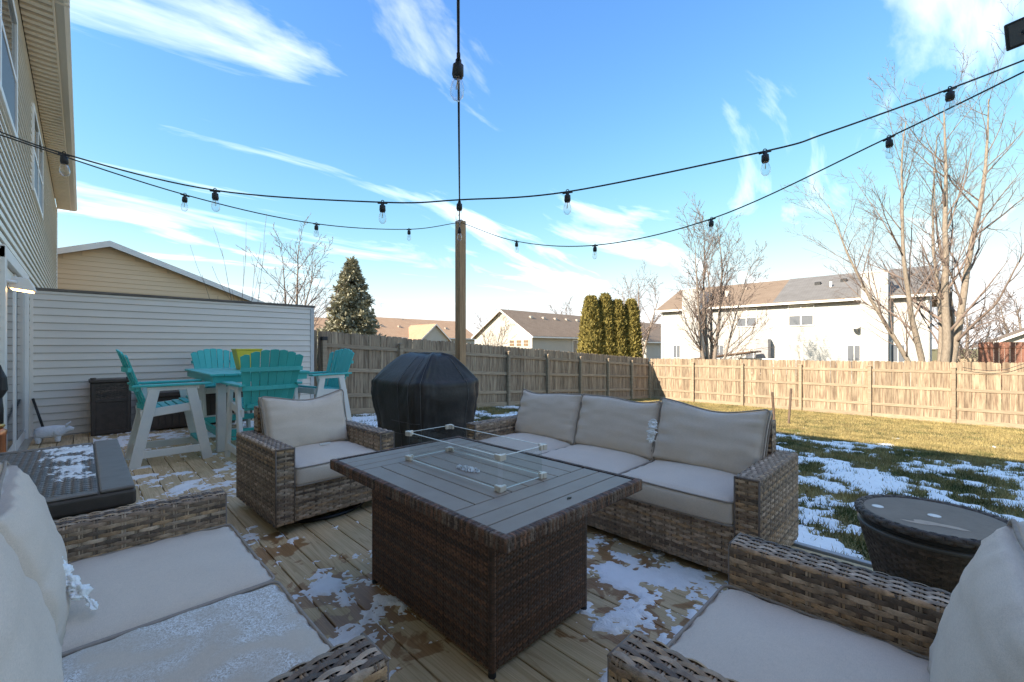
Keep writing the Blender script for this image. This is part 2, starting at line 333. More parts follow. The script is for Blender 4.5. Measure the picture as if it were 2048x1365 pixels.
def gridF(nr,nc,base=0):
    i=np.arange(nr-1)[:,None]*nc+np.arange(nc-1)[None,:]+base
    return np.stack([i,i+1,i+nc+1,i+nc],-1).reshape(-1,4)
_rs=np.random.RandomState(5); _G=_rs.rand(256,256)
def vnoise(x,y):
    xi=np.floor(x).astype(int);yi=np.floor(y).astype(int);fx=x-xi;fy=y-yi;fx=fx*fx*(3-2*fx);fy=fy*fy*(3-2*fy)
    g=lambda a,b:_G[a%256,b%256]
    return (g(xi,yi)*(1-fx)+g(xi+1,yi)*fx)*(1-fy)+(g(xi,yi+1)*(1-fx)+g(xi+1,yi+1)*fx)*fy
def fbm(x,y,sc,oc=5,gain=.5,seed=0):
    t=0;a=1;n=0
    for k in range(oc):
        t=t+a*vnoise(x*sc+seed*17.3+k*5.1,y*sc+seed*7.7+k*9.2); n+=a; a*=gain; sc*=2.03
    return t/n
def lawnz(X,Y):
    Xc=np.clip(X,3.3,18.1); return -.2-.059*(Xc-3.3)+.008*(9.3-np.clip(Y,-3,9.3))*(Xc-3.3)/14.8
# ------------------------------------------------------------------ weave
def weave(Pf,ul,vl,s,rh,A,pal,seed=0,nseg=4,vseg=1,B=.0022,sw=.0065,vr=.28):
    rng=np.random.RandomState(seed)
    Rn=max(1,round(vl/rh)); rh=vl/Rn; K=max(1,round(ul/s)); s=ul/K; n=K*nseg+1
    u=np.linspace(0,ul,n); prof=np.array([-.03,.25,.5,.75,1.03]); bmp=np.array([0,1,.3,1,0])*B
    row=np.arange(Rn)
    cs=np.cos(PI*(u[None,:]/s-.5)+PI*row[:,None]); h=A*np.sign(cs)*np.abs(cs)**.7
    U=np.broadcast_to(u[None,:,None],(Rn,n,5)); Vv=np.broadcast_to((row[:,None,None]+prof[None,None,:])*rh,(Rn,n,5))
    Hh=h[:,:,None]+bmp[None,None,:]
    P,Nn=Pf(U,Vv); V1=(P+Nn*Hh[...,None]).reshape(-1,3)
    pal=np.array(pal); ci=rng.randint(0,len(pal),Rn); base=pal[ci]
    seg=(u/(2*s)).astype(int); var=1-vr+2*vr*rng.rand(Rn,seg.max()+1)
    c=base[:,None,:]*var[:,seg][:,:,None]; c1=np.broadcast_to(c[:,:,None,:],(Rn,n,5,3)).reshape(-1,3)
    i=(np.arange(Rn)[:,None,None]*n*5+np.arange(n-1)[None,:,None]*5+np.arange(4)[None,None,:]).reshape(-1)
    F1=np.stack([i,i+5,i+6,i+1],-1)
    m=vseg+1; uc=(np.arange(K)+.5)*s
    off=np.array([[-1.55,-.85,-.15],[.15,.85,1.55]])*sw*.75
    U2=np.broadcast_to(uc[:,None,None,None]+off[None,:,None,:],(K,2,m,3)); v2=np.linspace(0,vl,m); V2=np.broadcast_to(v2[None,None,:,None],(K,2,m,3))
    P2,N2=Pf(U2,V2); H2=np.array([-.001,.0018,-.001]); Vt=(P2+N2*H2[None,None,None,:,None]).reshape(-1,3)
    cst=pal[rng.randint(0,len(pal),K*2)]*.95; c2=np.broadcast_to(cst[:,None,:],(K*2,m*3,3)).reshape(-1,3)
    j=(np.arange(K*2)[:,None,None]*m*3+np.arange(m-1)[None,:,None]*3+np.arange(2)[None,None,:]).reshape(-1)+len(V1)
    F2=np.stack([j,j+1,j+4,j+3],-1)
    return np.concatenate([V1,Vt]),np.concatenate([F1,F2]),np.concatenate([c1,c2])
def plane(o,ud,vd,nd):
    o,ud,vd,nd=[np.array(a,float) for a in (o,ud,vd,nd)]
    def f(U,V): return o+U[...,None]*ud+V[...,None]*vd, np.broadcast_to(nd,U.shape+(3,))
    return f
def path2(pts,rc=.014,ns=5):       # rounded polyline in 2D -> dense points
    pts=[np.array(p,float) for p in pts]; o=[pts[0]]
    for a,b,c in zip(pts[:-2],pts[1:-1],pts[2:]):
        d1=(a-b)/np.linalg.norm(a-b); d2=(c-b)/np.linalg.norm(c-b); p=b+d1*rc; q=b+d2*rc
        for k in range(ns+1):
            t=k/ns; o.append((1-t)**2*p+2*t*(1-t)*b+t*t*q)
    o.append(pts[-1]); return np.array(o)
def strip(pts,fn,flip=1):           # v runs along a 2D path; fn(u,a,b)-> 3D
    d=np.diff(pts,axis=0); L=np.linalg.norm(d,axis=1); cum=np.concatenate([[0],np.cumsum(L)])
    tg=np.gradient(pts,axis=0); tg/=np.linalg.norm(tg,axis=1)[:,None]; nr=np.stack([tg[:,1],-tg[:,0]],1)*flip
    def f(U,V):
        a=np.interp(V,cum,pts[:,0]); b=np.interp(V,cum,pts[:,1]); na=np.interp(V,cum,nr[:,0]); nb=np.interp(V,cum,nr[:,1])
        z=np.zeros_like(U); return fn(U,a,b),fn(z,na,nb)
    return f,cum[-1],len(pts)
def joinw(lst):
    V=[];F=[];Cc=[];b=0
    for v,f,c in lst: V.append(v);F.append(f+b);Cc.append(c);b+=len(v)
    return np.concatenate(V),np.concatenate(F),np.concatenate(Cc)
PAL=[(.40,.28,.185),(.25,.17,.115),(.54,.40,.285),(.14,.10,.073),(.46,.29,.16),(.35,.255,.175)]
_m=np.mean(PAL,0); PAL=[tuple(_m+(np.array(c_)-_m)*.88) for c_ in PAL]
PALD=[(.115,.062,.036),(.165,.085,.05),(.08,.05,.035),(.22,.11,.062),(.135,.09,.065)]
PALK=[(.075,.057,.044),(.095,.072,.056),(.06,.047,.037),(.115,.085,.065)]
# ------------------------------------------------------------------ cushions
def cushion_mesh(w,d,h,crown,seed,kind='seat'):
    # box grid -> rounded pillow. local: x width, y depth (thickness for pillows), z height
    n=26; rng=np.random.RandomState(seed); Vs=[];Fs=[];b=0
    t=np.linspace(-1,1,n)
    A,B=np.meshgrid(t,t,indexing='ij')
    for ax in range(3):
        for sg in (-1,1):
            p=np.zeros((n,n,3)); p[...,ax]=sg; p[...,(ax+1)%3]=A*sg; p[...,(ax+2)%3]=B
            Vs.append(p.reshape(-1,3)); Fs.append(gridF(n,n,b)[:,::-1]); b+=n*n
    p=np.concatenate(Vs); F=np.concatenate(Fs); hw=np.array([w,d,h])/2
    if kind=='seat':
        r=.028; q=p*hw; cl=np.clip(q,-(hw-r),hw-r); dv=q-cl; ln=np.linalg.norm(dv,axis=1); k=np.where(ln>1e-9,r/np.maximum(ln,1e-9),0); mx=np.max(np.abs(dv),axis=1)
        P=cl+dv*np.where(ln>0,np.minimum(1,mx/np.maximum(ln,1e-9)),0)[:,None]
        e=(1-np.abs(p[:,0])**2.6)*(1-np.abs(p[:,1])**2.6)
        P[:,2]+=np.where(p[:,2]>0,1,-.2)*crown*e*np.abs(p[:,2])
        P[:,1]+=np.where(p[:,1]<0,-1,.3)*.018*(1-p[:,0]**2)*(1-p[:,2]**2)*np.abs(p[:,1])
        s=fbm(P[:,0]*1+seed,P[:,1],6,3)-.5; P[:,2]+=s*.012*np.clip(p[:,2],0,1)
        edge=np.clip(1-(1-np.maximum(np.abs(p[:,0]),np.abs(p[:,1])))*5,0,1)
        P[:,2]+=np.clip(p[:,2],0,1)*edge*.004*np.sin(P[:,0]*70+P[:,1]*55+seed)
    else:
        th=(1-np.abs(p[:,0])**3.2)**.55*(1-np.abs(p[:,2])**3.2)**.55
        edge_t=.30; P=np.empty_like(p)
        ear=1+.035*(np.abs(p[:,0])*np.abs(p[:,2]))**3
        P[:,0]=p[:,0]*hw[0]*ear*(1-.025*(1-p[:,2]**2)*0); P[:,2]=p[:,2]*hw[2]*ear
        P[:,1]=p[:,1]*hw[1]*(edge_t+(1-edge_t)*th)
        # soften the rim
        rim=np.abs(p[:,1]); f=np.maximum(np.abs(p[:,0]),np.abs(p[:,2])); on=(f>.999)
        P[:,0]-=np.where(np.abs(p[:,0])>.999,np.sign(p[:,0])*(rim**2)*.020,0); P[:,2]-=np.where(np.abs(p[:,2])>.999,np.sign(p[:,2])*(rim**2)*.020,0)
        # sagging top edge, pinched sides
        P[:,2]-=np.where(p[:,2]>0,p[:,2]**2,0)*.030*(1-p[:,0]**2)*(.7+.6*rng.rand())
        P[:,2]+=np.clip(p[:,2],0,1)**2*.014*np.sin(p[:,0]*3.4+seed*1.7)
        # wrinkles radiating from the seams and folds from the corners
        ex=np.clip((np.abs(p[:,0])-.45)/.55,0,1)**1.5; ez=np.clip((np.abs(p[:,2])-.45)/.55,0,1)**1.5
        wr=ez*(fbm(p[:,0]*9+seed*3.1,p[:,2]*1.5+5,1.2,3)-.5)*.05+ex*(fbm(p[:,2]*8+seed*1.3,p[:,0]*1.2,1.2,3)-.5)*.05
        wr+=(fbm(p[:,0]*1.6+seed*2.3,p[:,2]*3.4+seed,1.1,2)-.5)*.018
        P[:,1]+=np.sign(p[:,1])*np.abs(p[:,1])*wr*np.where(on,.4,.8)
    return P,F
def weld(o,dist=.0006):
    import bmesh
    bm=bmesh.new(); bm.from_mesh(o.data); bmesh.ops.remove_doubles(bm,verts=bm.verts,dist=dist); bmesh.ops.recalc_face_normals(bm,faces=bm.faces); bm.to_mesh(o.data); bm.free()
    o.data.polygons.foreach_set('use_smooth',[True]*len(o.data.polygons))
def cushion(parent,name,w,d,h,crown,seed,kind,loc,rot,m):
    P,F=cushion_mesh(w,d,h,crown,seed,kind)
    o=np_mesh(name,P,F,m,parent,smooth=True); weld(o); o.location=loc; o.rotation_euler=rot
    # piping cords
    mb=MB()
    def loop(fx):
        pts=[]
        r=.03
        for (sx,sz,a0) in ((1,1,0),(-1,1,90),(-1,-1,180),(1,-1,270)):
            for k in range(5):
                a=R(a0+k*22.5); pts.append((sx*(w/2-r)+r*math.cos(a),sz*((d if kind=='seat' else h)/2-r)+r*math.sin(a)))
        res=[]
        for i in range(len(pts)):
            p,q=pts[i],pts[(i+1)%len(pts)]; m_=12 if math.dist(p,q)>.1 else 1
            for k in range(m_): res.append((p[0]+(q[0]-p[0])*k/m_,p[1]+(q[1]-p[1])*k/m_))
        return [fx(*p) for p in res]
    if kind=='seat':
        for zz,cc in ((h/2-.006,1),(-h/2+.008,0)):
            mb.tube(loop(lambda x,y:(x,y,zz+cc*.002*math.sin(x*9+seed))),.0052,6,closed=True)
    else:
        rr=np.random.RandomState(seed); 
        def pz(x,z):
            e=1+.035*(abs(2*x/w)*abs(2*z/h))**3; z2=z*e
            if z>0: z2-=(2*z/h)**2*.030*(1-(2*x/w)**2)*(.7+.6*SAG[seed])-(2*z/h)**2*.014*math.sin(2*x/w*3.4+seed*1.7)
            return (x*e,-.028*d/.18*1.0,z2)
        mb.tube(loop(pz),.0050,6,closed=True)
        mb.tube(loop(lambda x,z:(pz(x,z)[0],.028*d/.18,pz(x,z)[2])),.0050,6,closed=True)
    mb.build('piping',PIPE,o,smooth=True)
    return o
SAG={i:np.random.RandomState(i).rand() for i in range(500)}
# ------------------------------------------------------------------ wicker seating (local: front at y=0 facing -y, back at +y)
def seating(name,label,cat,W,n,loc,rz,seed,D=.85,swivel=False,frost=(),arm_w=.122,group=None):
    T=thing(name,label,cat,loc,rz,group)
    z0,zt,zb,ztb=(.072 if swivel else .045),.572,.30,.765
    S,RH,A=.041,.0148,.0036
    for sgn in (-1,1):
        xi=sgn*(W/2-arm_w); xo=sgn*W/2
        pth=path2([(xi,z0),(xi,zt),(xo,zt),(xo,z0)],.018)
        f,vl,m=strip(pth,lambda U,a,b:np.stack([a,U,b],-1),flip=-1 if sgn>0 else 1)
        parts=[weave(f,D,vl,S,RH,A,PAL,seed+sgn,vseg=80)]
        x0=min(xi,xo)
        parts.append(weave(plane((x0,0,z0),(1,0,0),(0,0,1),(0,-1,0)),arm_w,zt-z0,S*.95,RH,A,PAL,seed+5+sgn))
        parts.append(weave(plane((x0,D,z0),(1,0,0),(0,0,1),(0,1,0)),arm_w,zt-z0,S*.95,RH,A,PAL,seed+6+sgn))
        v,fc,c=joinw(parts)
        a=np_mesh('arm',v,fc,WICK,T,c,smooth=True)
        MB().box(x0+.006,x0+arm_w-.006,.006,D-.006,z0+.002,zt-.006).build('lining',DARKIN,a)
        mb=MB()
        for xx in (x0+.004,x0+arm_w-.004): mb.tube([(xx,-.001,z0),(xx,-.001,zt-.006)],.0055,6)
        mb.tube([(x0+.002,-.002,zt-.004),(x0+arm_w-.002,-.002,zt-.004)],.0055,6)
        o=mb.build('edge_cord',mat('edge_cord_brown',(.15,.115,.09),.6,(.22,.17,.135),scale=30),a,smooth=True)
    wi=W-2*arm_w
    v,fc,c=weave(plane((-wi/2,.012,z0),(1,0,0),(0,0,1),(0,-1,0)),wi,zb-z0,S,RH,A,PAL,seed+11)
    b=np_mesh('front_apron',v,fc,WICK,T,c,smooth=True)
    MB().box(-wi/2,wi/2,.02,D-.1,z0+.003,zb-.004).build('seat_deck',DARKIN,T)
    yb=D-.10
    pth=path2([(yb,zb-.05),(yb,ztb),(D-.004,ztb),(D-.004,z0)],.018)
    f,vl,m=strip(pth,lambda U,a,b_:np.stack([U-wi/2,a,b_],-1),flip=-1)
    parts=[weave(f,wi,vl,S,RH,A,PAL,seed+21,vseg=60)]
    for sgn in (-1,1):
        parts.append(weave(plane((sgn*wi/2,yb,zt-.02),(0,1,0),(0,0,1),(sgn,0,0)),.096,ztb-zt+.02,S*.8,RH,A,PAL,seed+23+sgn))
    v,fc,c=joinw(parts); bk=np_mesh('back_frame',v,fc,WICK,T,c,smooth=True)
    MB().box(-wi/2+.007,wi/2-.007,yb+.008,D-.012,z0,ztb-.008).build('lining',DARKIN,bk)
    cw=wi/n
    for i in range(n):
        x=-wi/2+cw*(i+.5)
        cushion(T,'seat_cushion',cw-.006,.70,.135,.030,seed+30+i,'seat',(x,.335,zb+.002+.0675),(0,0,0),FABF if i in frost else FAB)
        rr=random.Random(seed+i)
        cushion(T,'back_pillow',cw+.010,.17,.43,.0,seed+40+i,'pillow',(x,yb-.145,zb+.135+.200),(R(-17+rr.uniform(-2,2)),R(rr.uniform(-1.6,1.6)),R(rr.uniform(-2,2))),FAB)
    if swivel:
        mb=MB(); mb.tube([(.365*math.cos(a),D/2+.365*math.sin(a),.014) for a in np.linspace(0,2*PI,41)[:-1]],.013,8,closed=True)
        for k in range(4):
            a=R(45+90*k); mb.beam((0,D/2,.02),(.365*math.cos(a),D/2+.365*math.sin(a),.014),.03,.016)
        mb.lathe([(.05,.01),(.05,.08)],16,(0,D/2,0)); mb.build('swivel_base',BLACK,T,smooth=False)
    else:
        for sx in (-1,1):
            for yy in (.05,D-.05): MB().lathe([(.02,0),(.024,.047)],10,(sx*(W/2-.06),yy,0)).build('foot',BLKPL,T)
    return T
# ------------------------------------------------------------------ THE SETTING: ground
gx=np.concatenate([[-400,-150,-60,-25,-8,0],np.linspace(3.3,18.1,38),[22,30,45,80,150,400,700]])
gy=np.concatenate([[-400,-150,-60,-20,-8],np.linspace(-3,9.3,30),[14,22,35,60,110,200,400,700]])
GX,GY=np.meshgrid(gx,gy,indexing='ij'); GZ=lawnz(GX,GY)-.012
o=np_mesh('ground',np.stack([GX,GY,GZ],-1),gridF(len(gx),len(gy))[:,::-1],GROUND,smooth=True); o['kind']='structure'; o['label']='dormant lawn and ground sloping gently away from the deck'
# deck
deck=bpy.data.objects.new('deck',None); link(deck); deck['kind']='structure'; deck['label']='timber deck of long weathered boards beside the house'
PIT=.1465
k0=int(math.floor((-.55-.939)/PIT)); xs=[.939+PIT*k for k in range(k0,40)]
xs=[x for x in xs if x<3.12]
bm=MB().box(0,PIT-.0065,-1.6,8.70,-.036,0); bme=bm.mesh('deck_board',DECK)
for x in xs:
    wd=min(1,(3.17-x)/PIT)
    o=dup(bme,'deck_board',deck,(x+.00325,0,random.Random(int(x*1000)).uniform(-.001,.001)),scale=(wd,1,1))
    bv=o.modifiers.new('bevel','BEVEL'); bv.width=.004; bv.segments=2; bv.limit_method='ANGLE'
MB().box(3.172,3.215,-1.6,8.70,-.20,.004).build('fascia_board',mat('grey_trim_board',(.42,.42,.42),.7,(.34,.335,.33),scale=6,stretch=(6,.5,6)),deck,bevel=.003)
jm=MB()
for y in np.arange(-1.4,8.6,.41): jm.box(-.5,3.168,y,y+.04,-.19,-.038)
jm.build('joist',mat('joist_wood',(.14,.10,.065),.85,(.2,.15,.1),scale=8),deck)
MB().box(-.55,3.165,-1.6,8.69,-.212,-.195).build('deck_underside',mat('dark_soil',(.03,.024,.018),.95),deck)
# ------------------------------------------------------------------ own house
HX=-.56
H=thing('house','two storey cream vinyl sided house with soffit and gutter along the deck','house',(0,0,0))
MB().box(-8.6,HX-.002,-10,18.8,-.25,5.42).build('wall_core',mat('lap_shade_dirt',(.16,.12,.09),.9),H)  # core coloured dark so the lap gaps show painted shade and dirt
def sidingY(parent,name,x,y0,y1,z,pitch,m,proud=.020,gap=.010):   # board facing +x
    return MB().prism([(x,z+pitch),(x,z+gap),(x+proud,z+gap),(x+proud,z+gap+.012),(x+.003,z+pitch)],'y',y0,y1).build(name,m,parent)
def sidingX(parent,name,y,x0,x1,z,pitch,m,proud=.016,gap=.005):   # board facing -y
    return MB().prism([(y,z+pitch),(y,z+gap),(y-proud,z+gap),(y-proud,z+gap+.012),(y-.003,z+pitch)],'x',x0,x1).build(name,m,parent)
pt=.105
for k in range(54):
    z=-.16+k*pt
    if z+pt<2.20:
        sidingY(H,'siding_board',HX,-10,6.20,z,pt,CREAM); sidingY(H,'siding_board',HX,8.80,18.78,z,pt,CREAM)
    elif z<5.33: sidingY(H,'siding_board',HX,-10,18.78,z,pt,CREAM)
MB().box(HX-.08,HX+.028,18.68,18.81,-.2,5.41).build('corner_trim',WHITE,H,bevel=.004)
# patio door
D_=MB(); D_.box(HX-.02,HX+.05,6.20,6.33,-.02,2.19); D_.box(HX-.02,HX+.05,8.62,8.74,-.02,2.19); D_.box(HX-.02,HX+.051,6.20,8.74,2.08,2.20)
door=D_.build('door_frame',WHITE,H,bevel=.004)
MB().box(HX-.03,HX+.005,6.34,7.45,.02,2.07).build('sliding_panel',WHITE,door,bevel=.003)
MB().box(HX-.03,HX+.02,7.46,8.61,.02,2.07).build('sliding_panel',WHITE,door,bevel=.003)
MB().box(HX+.006,HX+.010,6.46,7.33,.16,1.93).build('door_glass',WGLASS,door)
MB().box(HX+.021,HX+.025,7.58,8.49,.16,1.93).build('door_glass',WGLASS,door)
MB().box(HX-.02,HX+.09,6.18,8.76,-.02,.018).build('door_sill',STEEL,door)
# soffit panels, fascia, gutter, roof
for k in range(48):
    y=-10+k*.6
    MB().prism([(HX+.02,5.4120),(HX+.30,5.4120),(HX+.30,5.4200),(HX+.02,5.4200)],'y',y+.004,y+.596).build('soffit_panel',VENT,H)
    g=MB()
    for j in range(4): g.box(HX+.022,HX+.298,y+.01+j*.148,y+.085+j*.148,5.3820,5.4115)
    if y>2: g.build('soffit_rib',SOFFIT,H)
MB().box(HX+.298,HX+.32,-10,18.85,5.3900,5.5400).build('fascia',SOFFIT,H,bevel=.003)
g=MB(); g.prism([(HX+.322,5.4200),(HX+.40,5.4200),(HX+.445,5.4600),(HX+.445,5.5450),(HX+.43,5.5450),(HX+.43,5.4700),(HX+.395,5.4350),(HX+.336,5.4350),(HX+.336,5.5450),(HX+.322,5.5450)],'y',-10,18.9)
gut=g.build('gutter',mat('gutter_metal',(.62,.58,.50),.4,(.55,.51,.44),scale=2,stretch=(1,.3,1)),H)
MB().box(HX+.321,HX+.45,7.55,7.60,5.4170,5.5500).build('gutter_joint',SOFFIT,gut)
MB().prism([(-8.9,5.5400),(-4.5,7.3700),(-.125,5.5550),(-.125,5.5480),(-4.5,7.2700),(-8.9,5.4800)],'y',-10.3,18.95).build('roof',RBROWN,H)
for y in (-10.2,18.79): MB().prism([(-8.6,5.4200),(-4.5,7.1),(HX,5.4200)],'y',y,y+.02).build('gable_wall',CREAM,H)
def dwindow(y0,y1,z0,z1):
    f=MB(); a=.07
    f.box(HX+.0,HX+.04,y0,y0+a,z0,z1); f.box(HX,HX+.04,y1-a,y1,z0,z1); f.box(HX,HX+.041,y0+a,y1-a,z1-a,z1); f.box(HX,HX+.042,y0+a,y1-a,z0,z0+a)
    ym=(y0+y1)/2; f.box(HX,HX+.036,ym-.04,ym+.04,z0+a,z1-a); zm=(z0+z1)/2; f.box(HX,HX+.034,y0+a,y1-a,zm-.03,zm+.03)
    w_=f.build('window',WHITE,H,bevel=.003)
    for (ya,yb_) in ((y0+a,ym-.04),(ym+.04,y1-a)):
        MB().box(HX+.016,HX+.02,ya,yb_,zm+.03,z1-a).build('window_pane',WGLASS,w_); MB().box(HX+.02,HX+.024,ya,yb_,z0+a,zm-.03).build('window_screen',SCREEN,w_)
    return w_
dwindow(4.7,7.45,3.55,4.95); dwindow(9.75,11.95,3.62,4.95)
# flood light by the door
FL=thing('flood_light','lit white flood light bracketed to the siding above the patio door','lamp',(HX+.014,6.28,1.87))
MB().lathe([(.001,0),(.055,0),(.055,.02),(.03,.035),(.001,.036)],16).build('wall_plate',WHITE,FL).rotation_euler=(0,R(90),0)
MB().tube([(.02,0,0),(.07,.05,.0),(.09,.16,.0)],.016,8).build('bracket_arm',WHITE,FL,smooth=True)
b=MB(); b.prism([(.03,-.05),(.21,-.075),(.21,-.045),(.17,.05),(.06,.06)],'y',.12,.34).build('lamp_head',WHITE,FL,bevel=.008,seg=2)
l=MB(); l.prism([(.05,-.056),(.195,-.078),(.195,-.081),(.05,-.059)],'y',.14,.32); l.build('lamp_lens',LAMPON,FL)
# privacy wall
PY=8.75
PW=thing('privacy_wall','grey vinyl sided privacy wall with a dark weathered timber cap behind the bar table','wall',(0,0,0))
MB().box(-.505,3.20,PY,PY+.12,-.15,1.99).build('wall_core',mat('lap_shade_dirt',(.16,.12,.09),.9),PW)  # same dark core, painting shade and dirt between the courses
for k in range(20):
    z=-.10+k*.1045
    sidingX(PW,'siding_board',PY,-.50,3.155,z,.1045,VINYL)
MB().box(-.50,3.21,PY-.022,PY-.001,1.975,2.012).build('top_trim',VINYL,PW,bevel=.002)
MB().box(3.155,3.222,PY-.024,PY+.13,-.15,2.011).build('end_trim',mat('end_trim_vinyl',(.56,.55,.53),.5,(.5,.49,.47),scale=3),PW,bevel=.003)
MB().box(-.505,-.475,PY-.022,PY-.0,-.05,1.974).build('end_trim',VINYL,PW,bevel=.002)
MB().box(-.515,3.24,PY-.035,PY+.15,2.013,2.052).build('timber_cap',CAPW,PW,bevel=.004)
# ------------------------------------------------------------------ fences
def picket_mesh(h,name='picket',w=.138,m=None):
    c=.028; return MB().prism([(-w/2,0),(w/2,0),(w/2,h-c),(w/2-c*.9,h),(-w/2+c*.9,h),(-w/2,h-c)],'y',0,.018).mesh(name,m or FWOOD)
pm=picket_mesh(1.70)
FY=9.3; FX=18.1
LF=thing('back_fence','shaded dog-eared timber fence running from the privacy wall behind the grill to the corner','fence',(0,0,0))
x=3.30; i=0; rr=random.Random(3)
while x<FX-.05:
    dup(pm,'picket',LF,(x,FY+.02,float(lawnz(np.array(x),np.array(9.3)))+.10+rr.uniform(-.012,.012)),(rr.uniform(-.006,.006),rr.uniform(-.006,.006),0),(1,1,1+rr.uniform(-.004,.004))); x+=.1435
def rails(parent,P,Q,offs,nrm,m=FRAIL,h=.085,t=.038):
    for o_ in offs:
        mb=MB(); mb.beam((P[0]+nrm[0]*t/2,P[1]+nrm[1]*t/2,P[2]+o_),(Q[0]+nrm[0]*t/2,Q[1]+nrm[1]*t/2,Q[2]+o_),t,h); mb.build('rail',m,parent,bevel=.003)
pxs=[3.62]+[3.62+1.83*k for k in range(1,8)]+[18.0]
lz=lambda x,y:float(lawnz(np.array(float(x)),np.array(float(y))))
for a,b_ in zip(pxs[:-1],pxs[1:]):
    rails(LF,(a+.05,FY+.018,lz(a,9.3)),(b_-.05,FY+.018,lz(b_,9.3)),(.42,.98,1.50),(0,-1))
    mb=MB(); mb.beam((a,FY-.004,lz(a,9.3)+.05),(b_,FY-.004,lz(b_,9.3)+.05),.03,.15); mb.build('kickboard',FRAIL,LF)
def fpost(parent,x,y,h,z):
    mb=MB(); mb.box(x-.045,x+.045,y-.045,y+.045,z-.1,z+h); o=mb.build('post',FRAIL,parent,bevel=.006)
    c=MB(); c.box(x-.055,x+.055,y-.055,y+.055,z+h+.001,z+h+.02); c.prism([(x-.05,z+h+.02),(x+.05,z+h+.02),(x,z+h+.045)],'y',y-.05,y+.05); c.build('post_cap',FRAIL,o,bevel=.004)
for a in pxs: fpost(LF,a,FY-.05,1.62,lz(a,9.3))
MB().box(pxs[0]-.056,pxs[0]+.056,FY-.106,FY+.006,lz(3.62,9.3)+1.60,lz(3.62,9.3)+1.68).build('wrapped_post_top',BLKPL,LF,bevel=.006)
RF=thing('side_fence','sunlit dog-eared timber fence along the far side of the lawn','fence',(0,0,0))
y=9.22
while y>-3.2:
    dup(pm,'picket',RF,(FX+.02,y,lz(FX,y)+.10+rr.uniform(-.012,.012)),(rr.uniform(-.006,.006),rr.uniform(-.006,.006),R(90)),(1,1,1+rr.uniform(-.004,.004))); y-=.1435
pys=[7.35-1.90*k+.0 for k in range(-0,6)]; pys=[9.2]+pys
for a,b_ in zip(pys[:-1],pys[1:]):
    rails(RF,(FX+.018,a-.05,lz(FX,a)),(FX+.018,b_+.05,lz(FX,b_)),(.42,.98,1.50),(-1,0))
    mb=MB(); mb.beam((FX-.004,a,lz(FX,a)+.05),(FX-.004,b_,lz(FX,b_)+.05),.03,.15); mb.build('kickboard',FRAIL,RF)
for a in pys: fpost(RF,FX-.05,a,1.62,lz(FX,a))
# ------------------------------------------------------------------ lawn snow and grass (nobody could count these)
st=.035
ax=np.arange(3.24,12.6,st); ay=np.arange(-3.2,9.25,st); AX,AY=np.meshgrid(ax,ay,indexing='ij')
def sbase(X,Y): return fbm(X,Y,1.9,6,.70,1)*.75+fbm(X*.6+Y*.25,Y*1.9,3.2,5,.68,4)*.45
Q=np.quantile(sbase(AX[::4,::4],AY[::4,::4]),[.29,.57,.985])
def snowfield(X,Y):
    f=sbase(X,Y)
    edge=10.0+(fbm(X,Y,.8,4,.5,9)-.5)*2.2
    near=np.clip((X-3.2)/4.5,0,1)
    thr=Q[0]+(Q[1]-Q[0])*near+np.clip((X-edge)/1.4,0,1)*(Q[2]-Q[1])
    return f-thr
SF=snowfield(AX,AY); LZ=lawnz(AX,AY)
Zs=LZ-.012+np.clip(SF*.30,-.03,.024)+.004*(fbm(AX,AY,14,3,.5,3)-.5)
keep=SF>-.05
F=gridF(len(ax),len(ay))[:,::-1]; kf=keep.ravel()[F].any(1); F=F[kf]
used=np.unique(F); remap=np.full(AX.size,-1); remap[used]=np.arange(len(used))
o=np_mesh('lawn_snow',np.stack([AX,AY,Zs],-1).reshape(-1,3)[used],remap[F],SNOWM,smooth=True); tag(o,'thin patchy snow lying on the shaded lawn',None,kind='stuff')
rs=np.random.RandomState(11)
def blades(name,n,x0,x1,y0,y1,hmin,hmax,label,dens):
    X=rs.uniform(x0,x1,n);Y=rs.uniform(y0,y1,n); f=snowfield(X,Y); p=rs.rand(n)<dens(X,Y,f); X=X[p];Y=Y[p];f=f[p];m=len(X)
    cl=fbm(X,Y,3.2,4,.6,21)
    h=rs.uniform(hmin,hmax,m)*(.55+.9*cl); a=rs.rand(m)*2*PI; w_=.0035+.004*rs.rand(m); ln=rs.normal(0,.55,(m,2))*h[:,None]
    z=lawnz(X,Y)-.02
    b0=np.stack([X-np.cos(a)*w_,Y-np.sin(a)*w_,z],-1); b1=np.stack([X+np.cos(a)*w_,Y+np.sin(a)*w_,z],-1); tp=np.stack([X+ln[:,0],Y+ln[:,1],z+.02+h],-1)
    V=np.stack([b0,b1,tp],1).reshape(-1,3); F=np.arange(3*m).reshape(-1,3)
    straw_sun=np.clip((cl-.45)*3+.45+rs.normal(0,.25,m)+np.clip((X-9.5)/2.5,0,1)*.45,0,1)  # random straw mix, plus golden sunlight painted in past the house shadow
    c=(1-straw_sun)[:,None]*np.array([.070,.085,.022])+straw_sun[:,None]*np.array([.33,.25,.10]); c*=rs.uniform(.7,1.3,m)[:,None]
    o=np_mesh(name,V,F,GRASSB,None,np.repeat(c,3,0)); tag(o,label,None,kind='stuff')
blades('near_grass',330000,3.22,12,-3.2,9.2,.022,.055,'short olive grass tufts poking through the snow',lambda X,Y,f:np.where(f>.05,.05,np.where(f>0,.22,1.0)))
blades('far_grass',170000,9.5,18.05,-3.2,9.25,.02,.05,'dormant grass before the far fence, golden sunlight put into its colour',lambda X,Y,f:np.where(f>.02,.1,1.0))
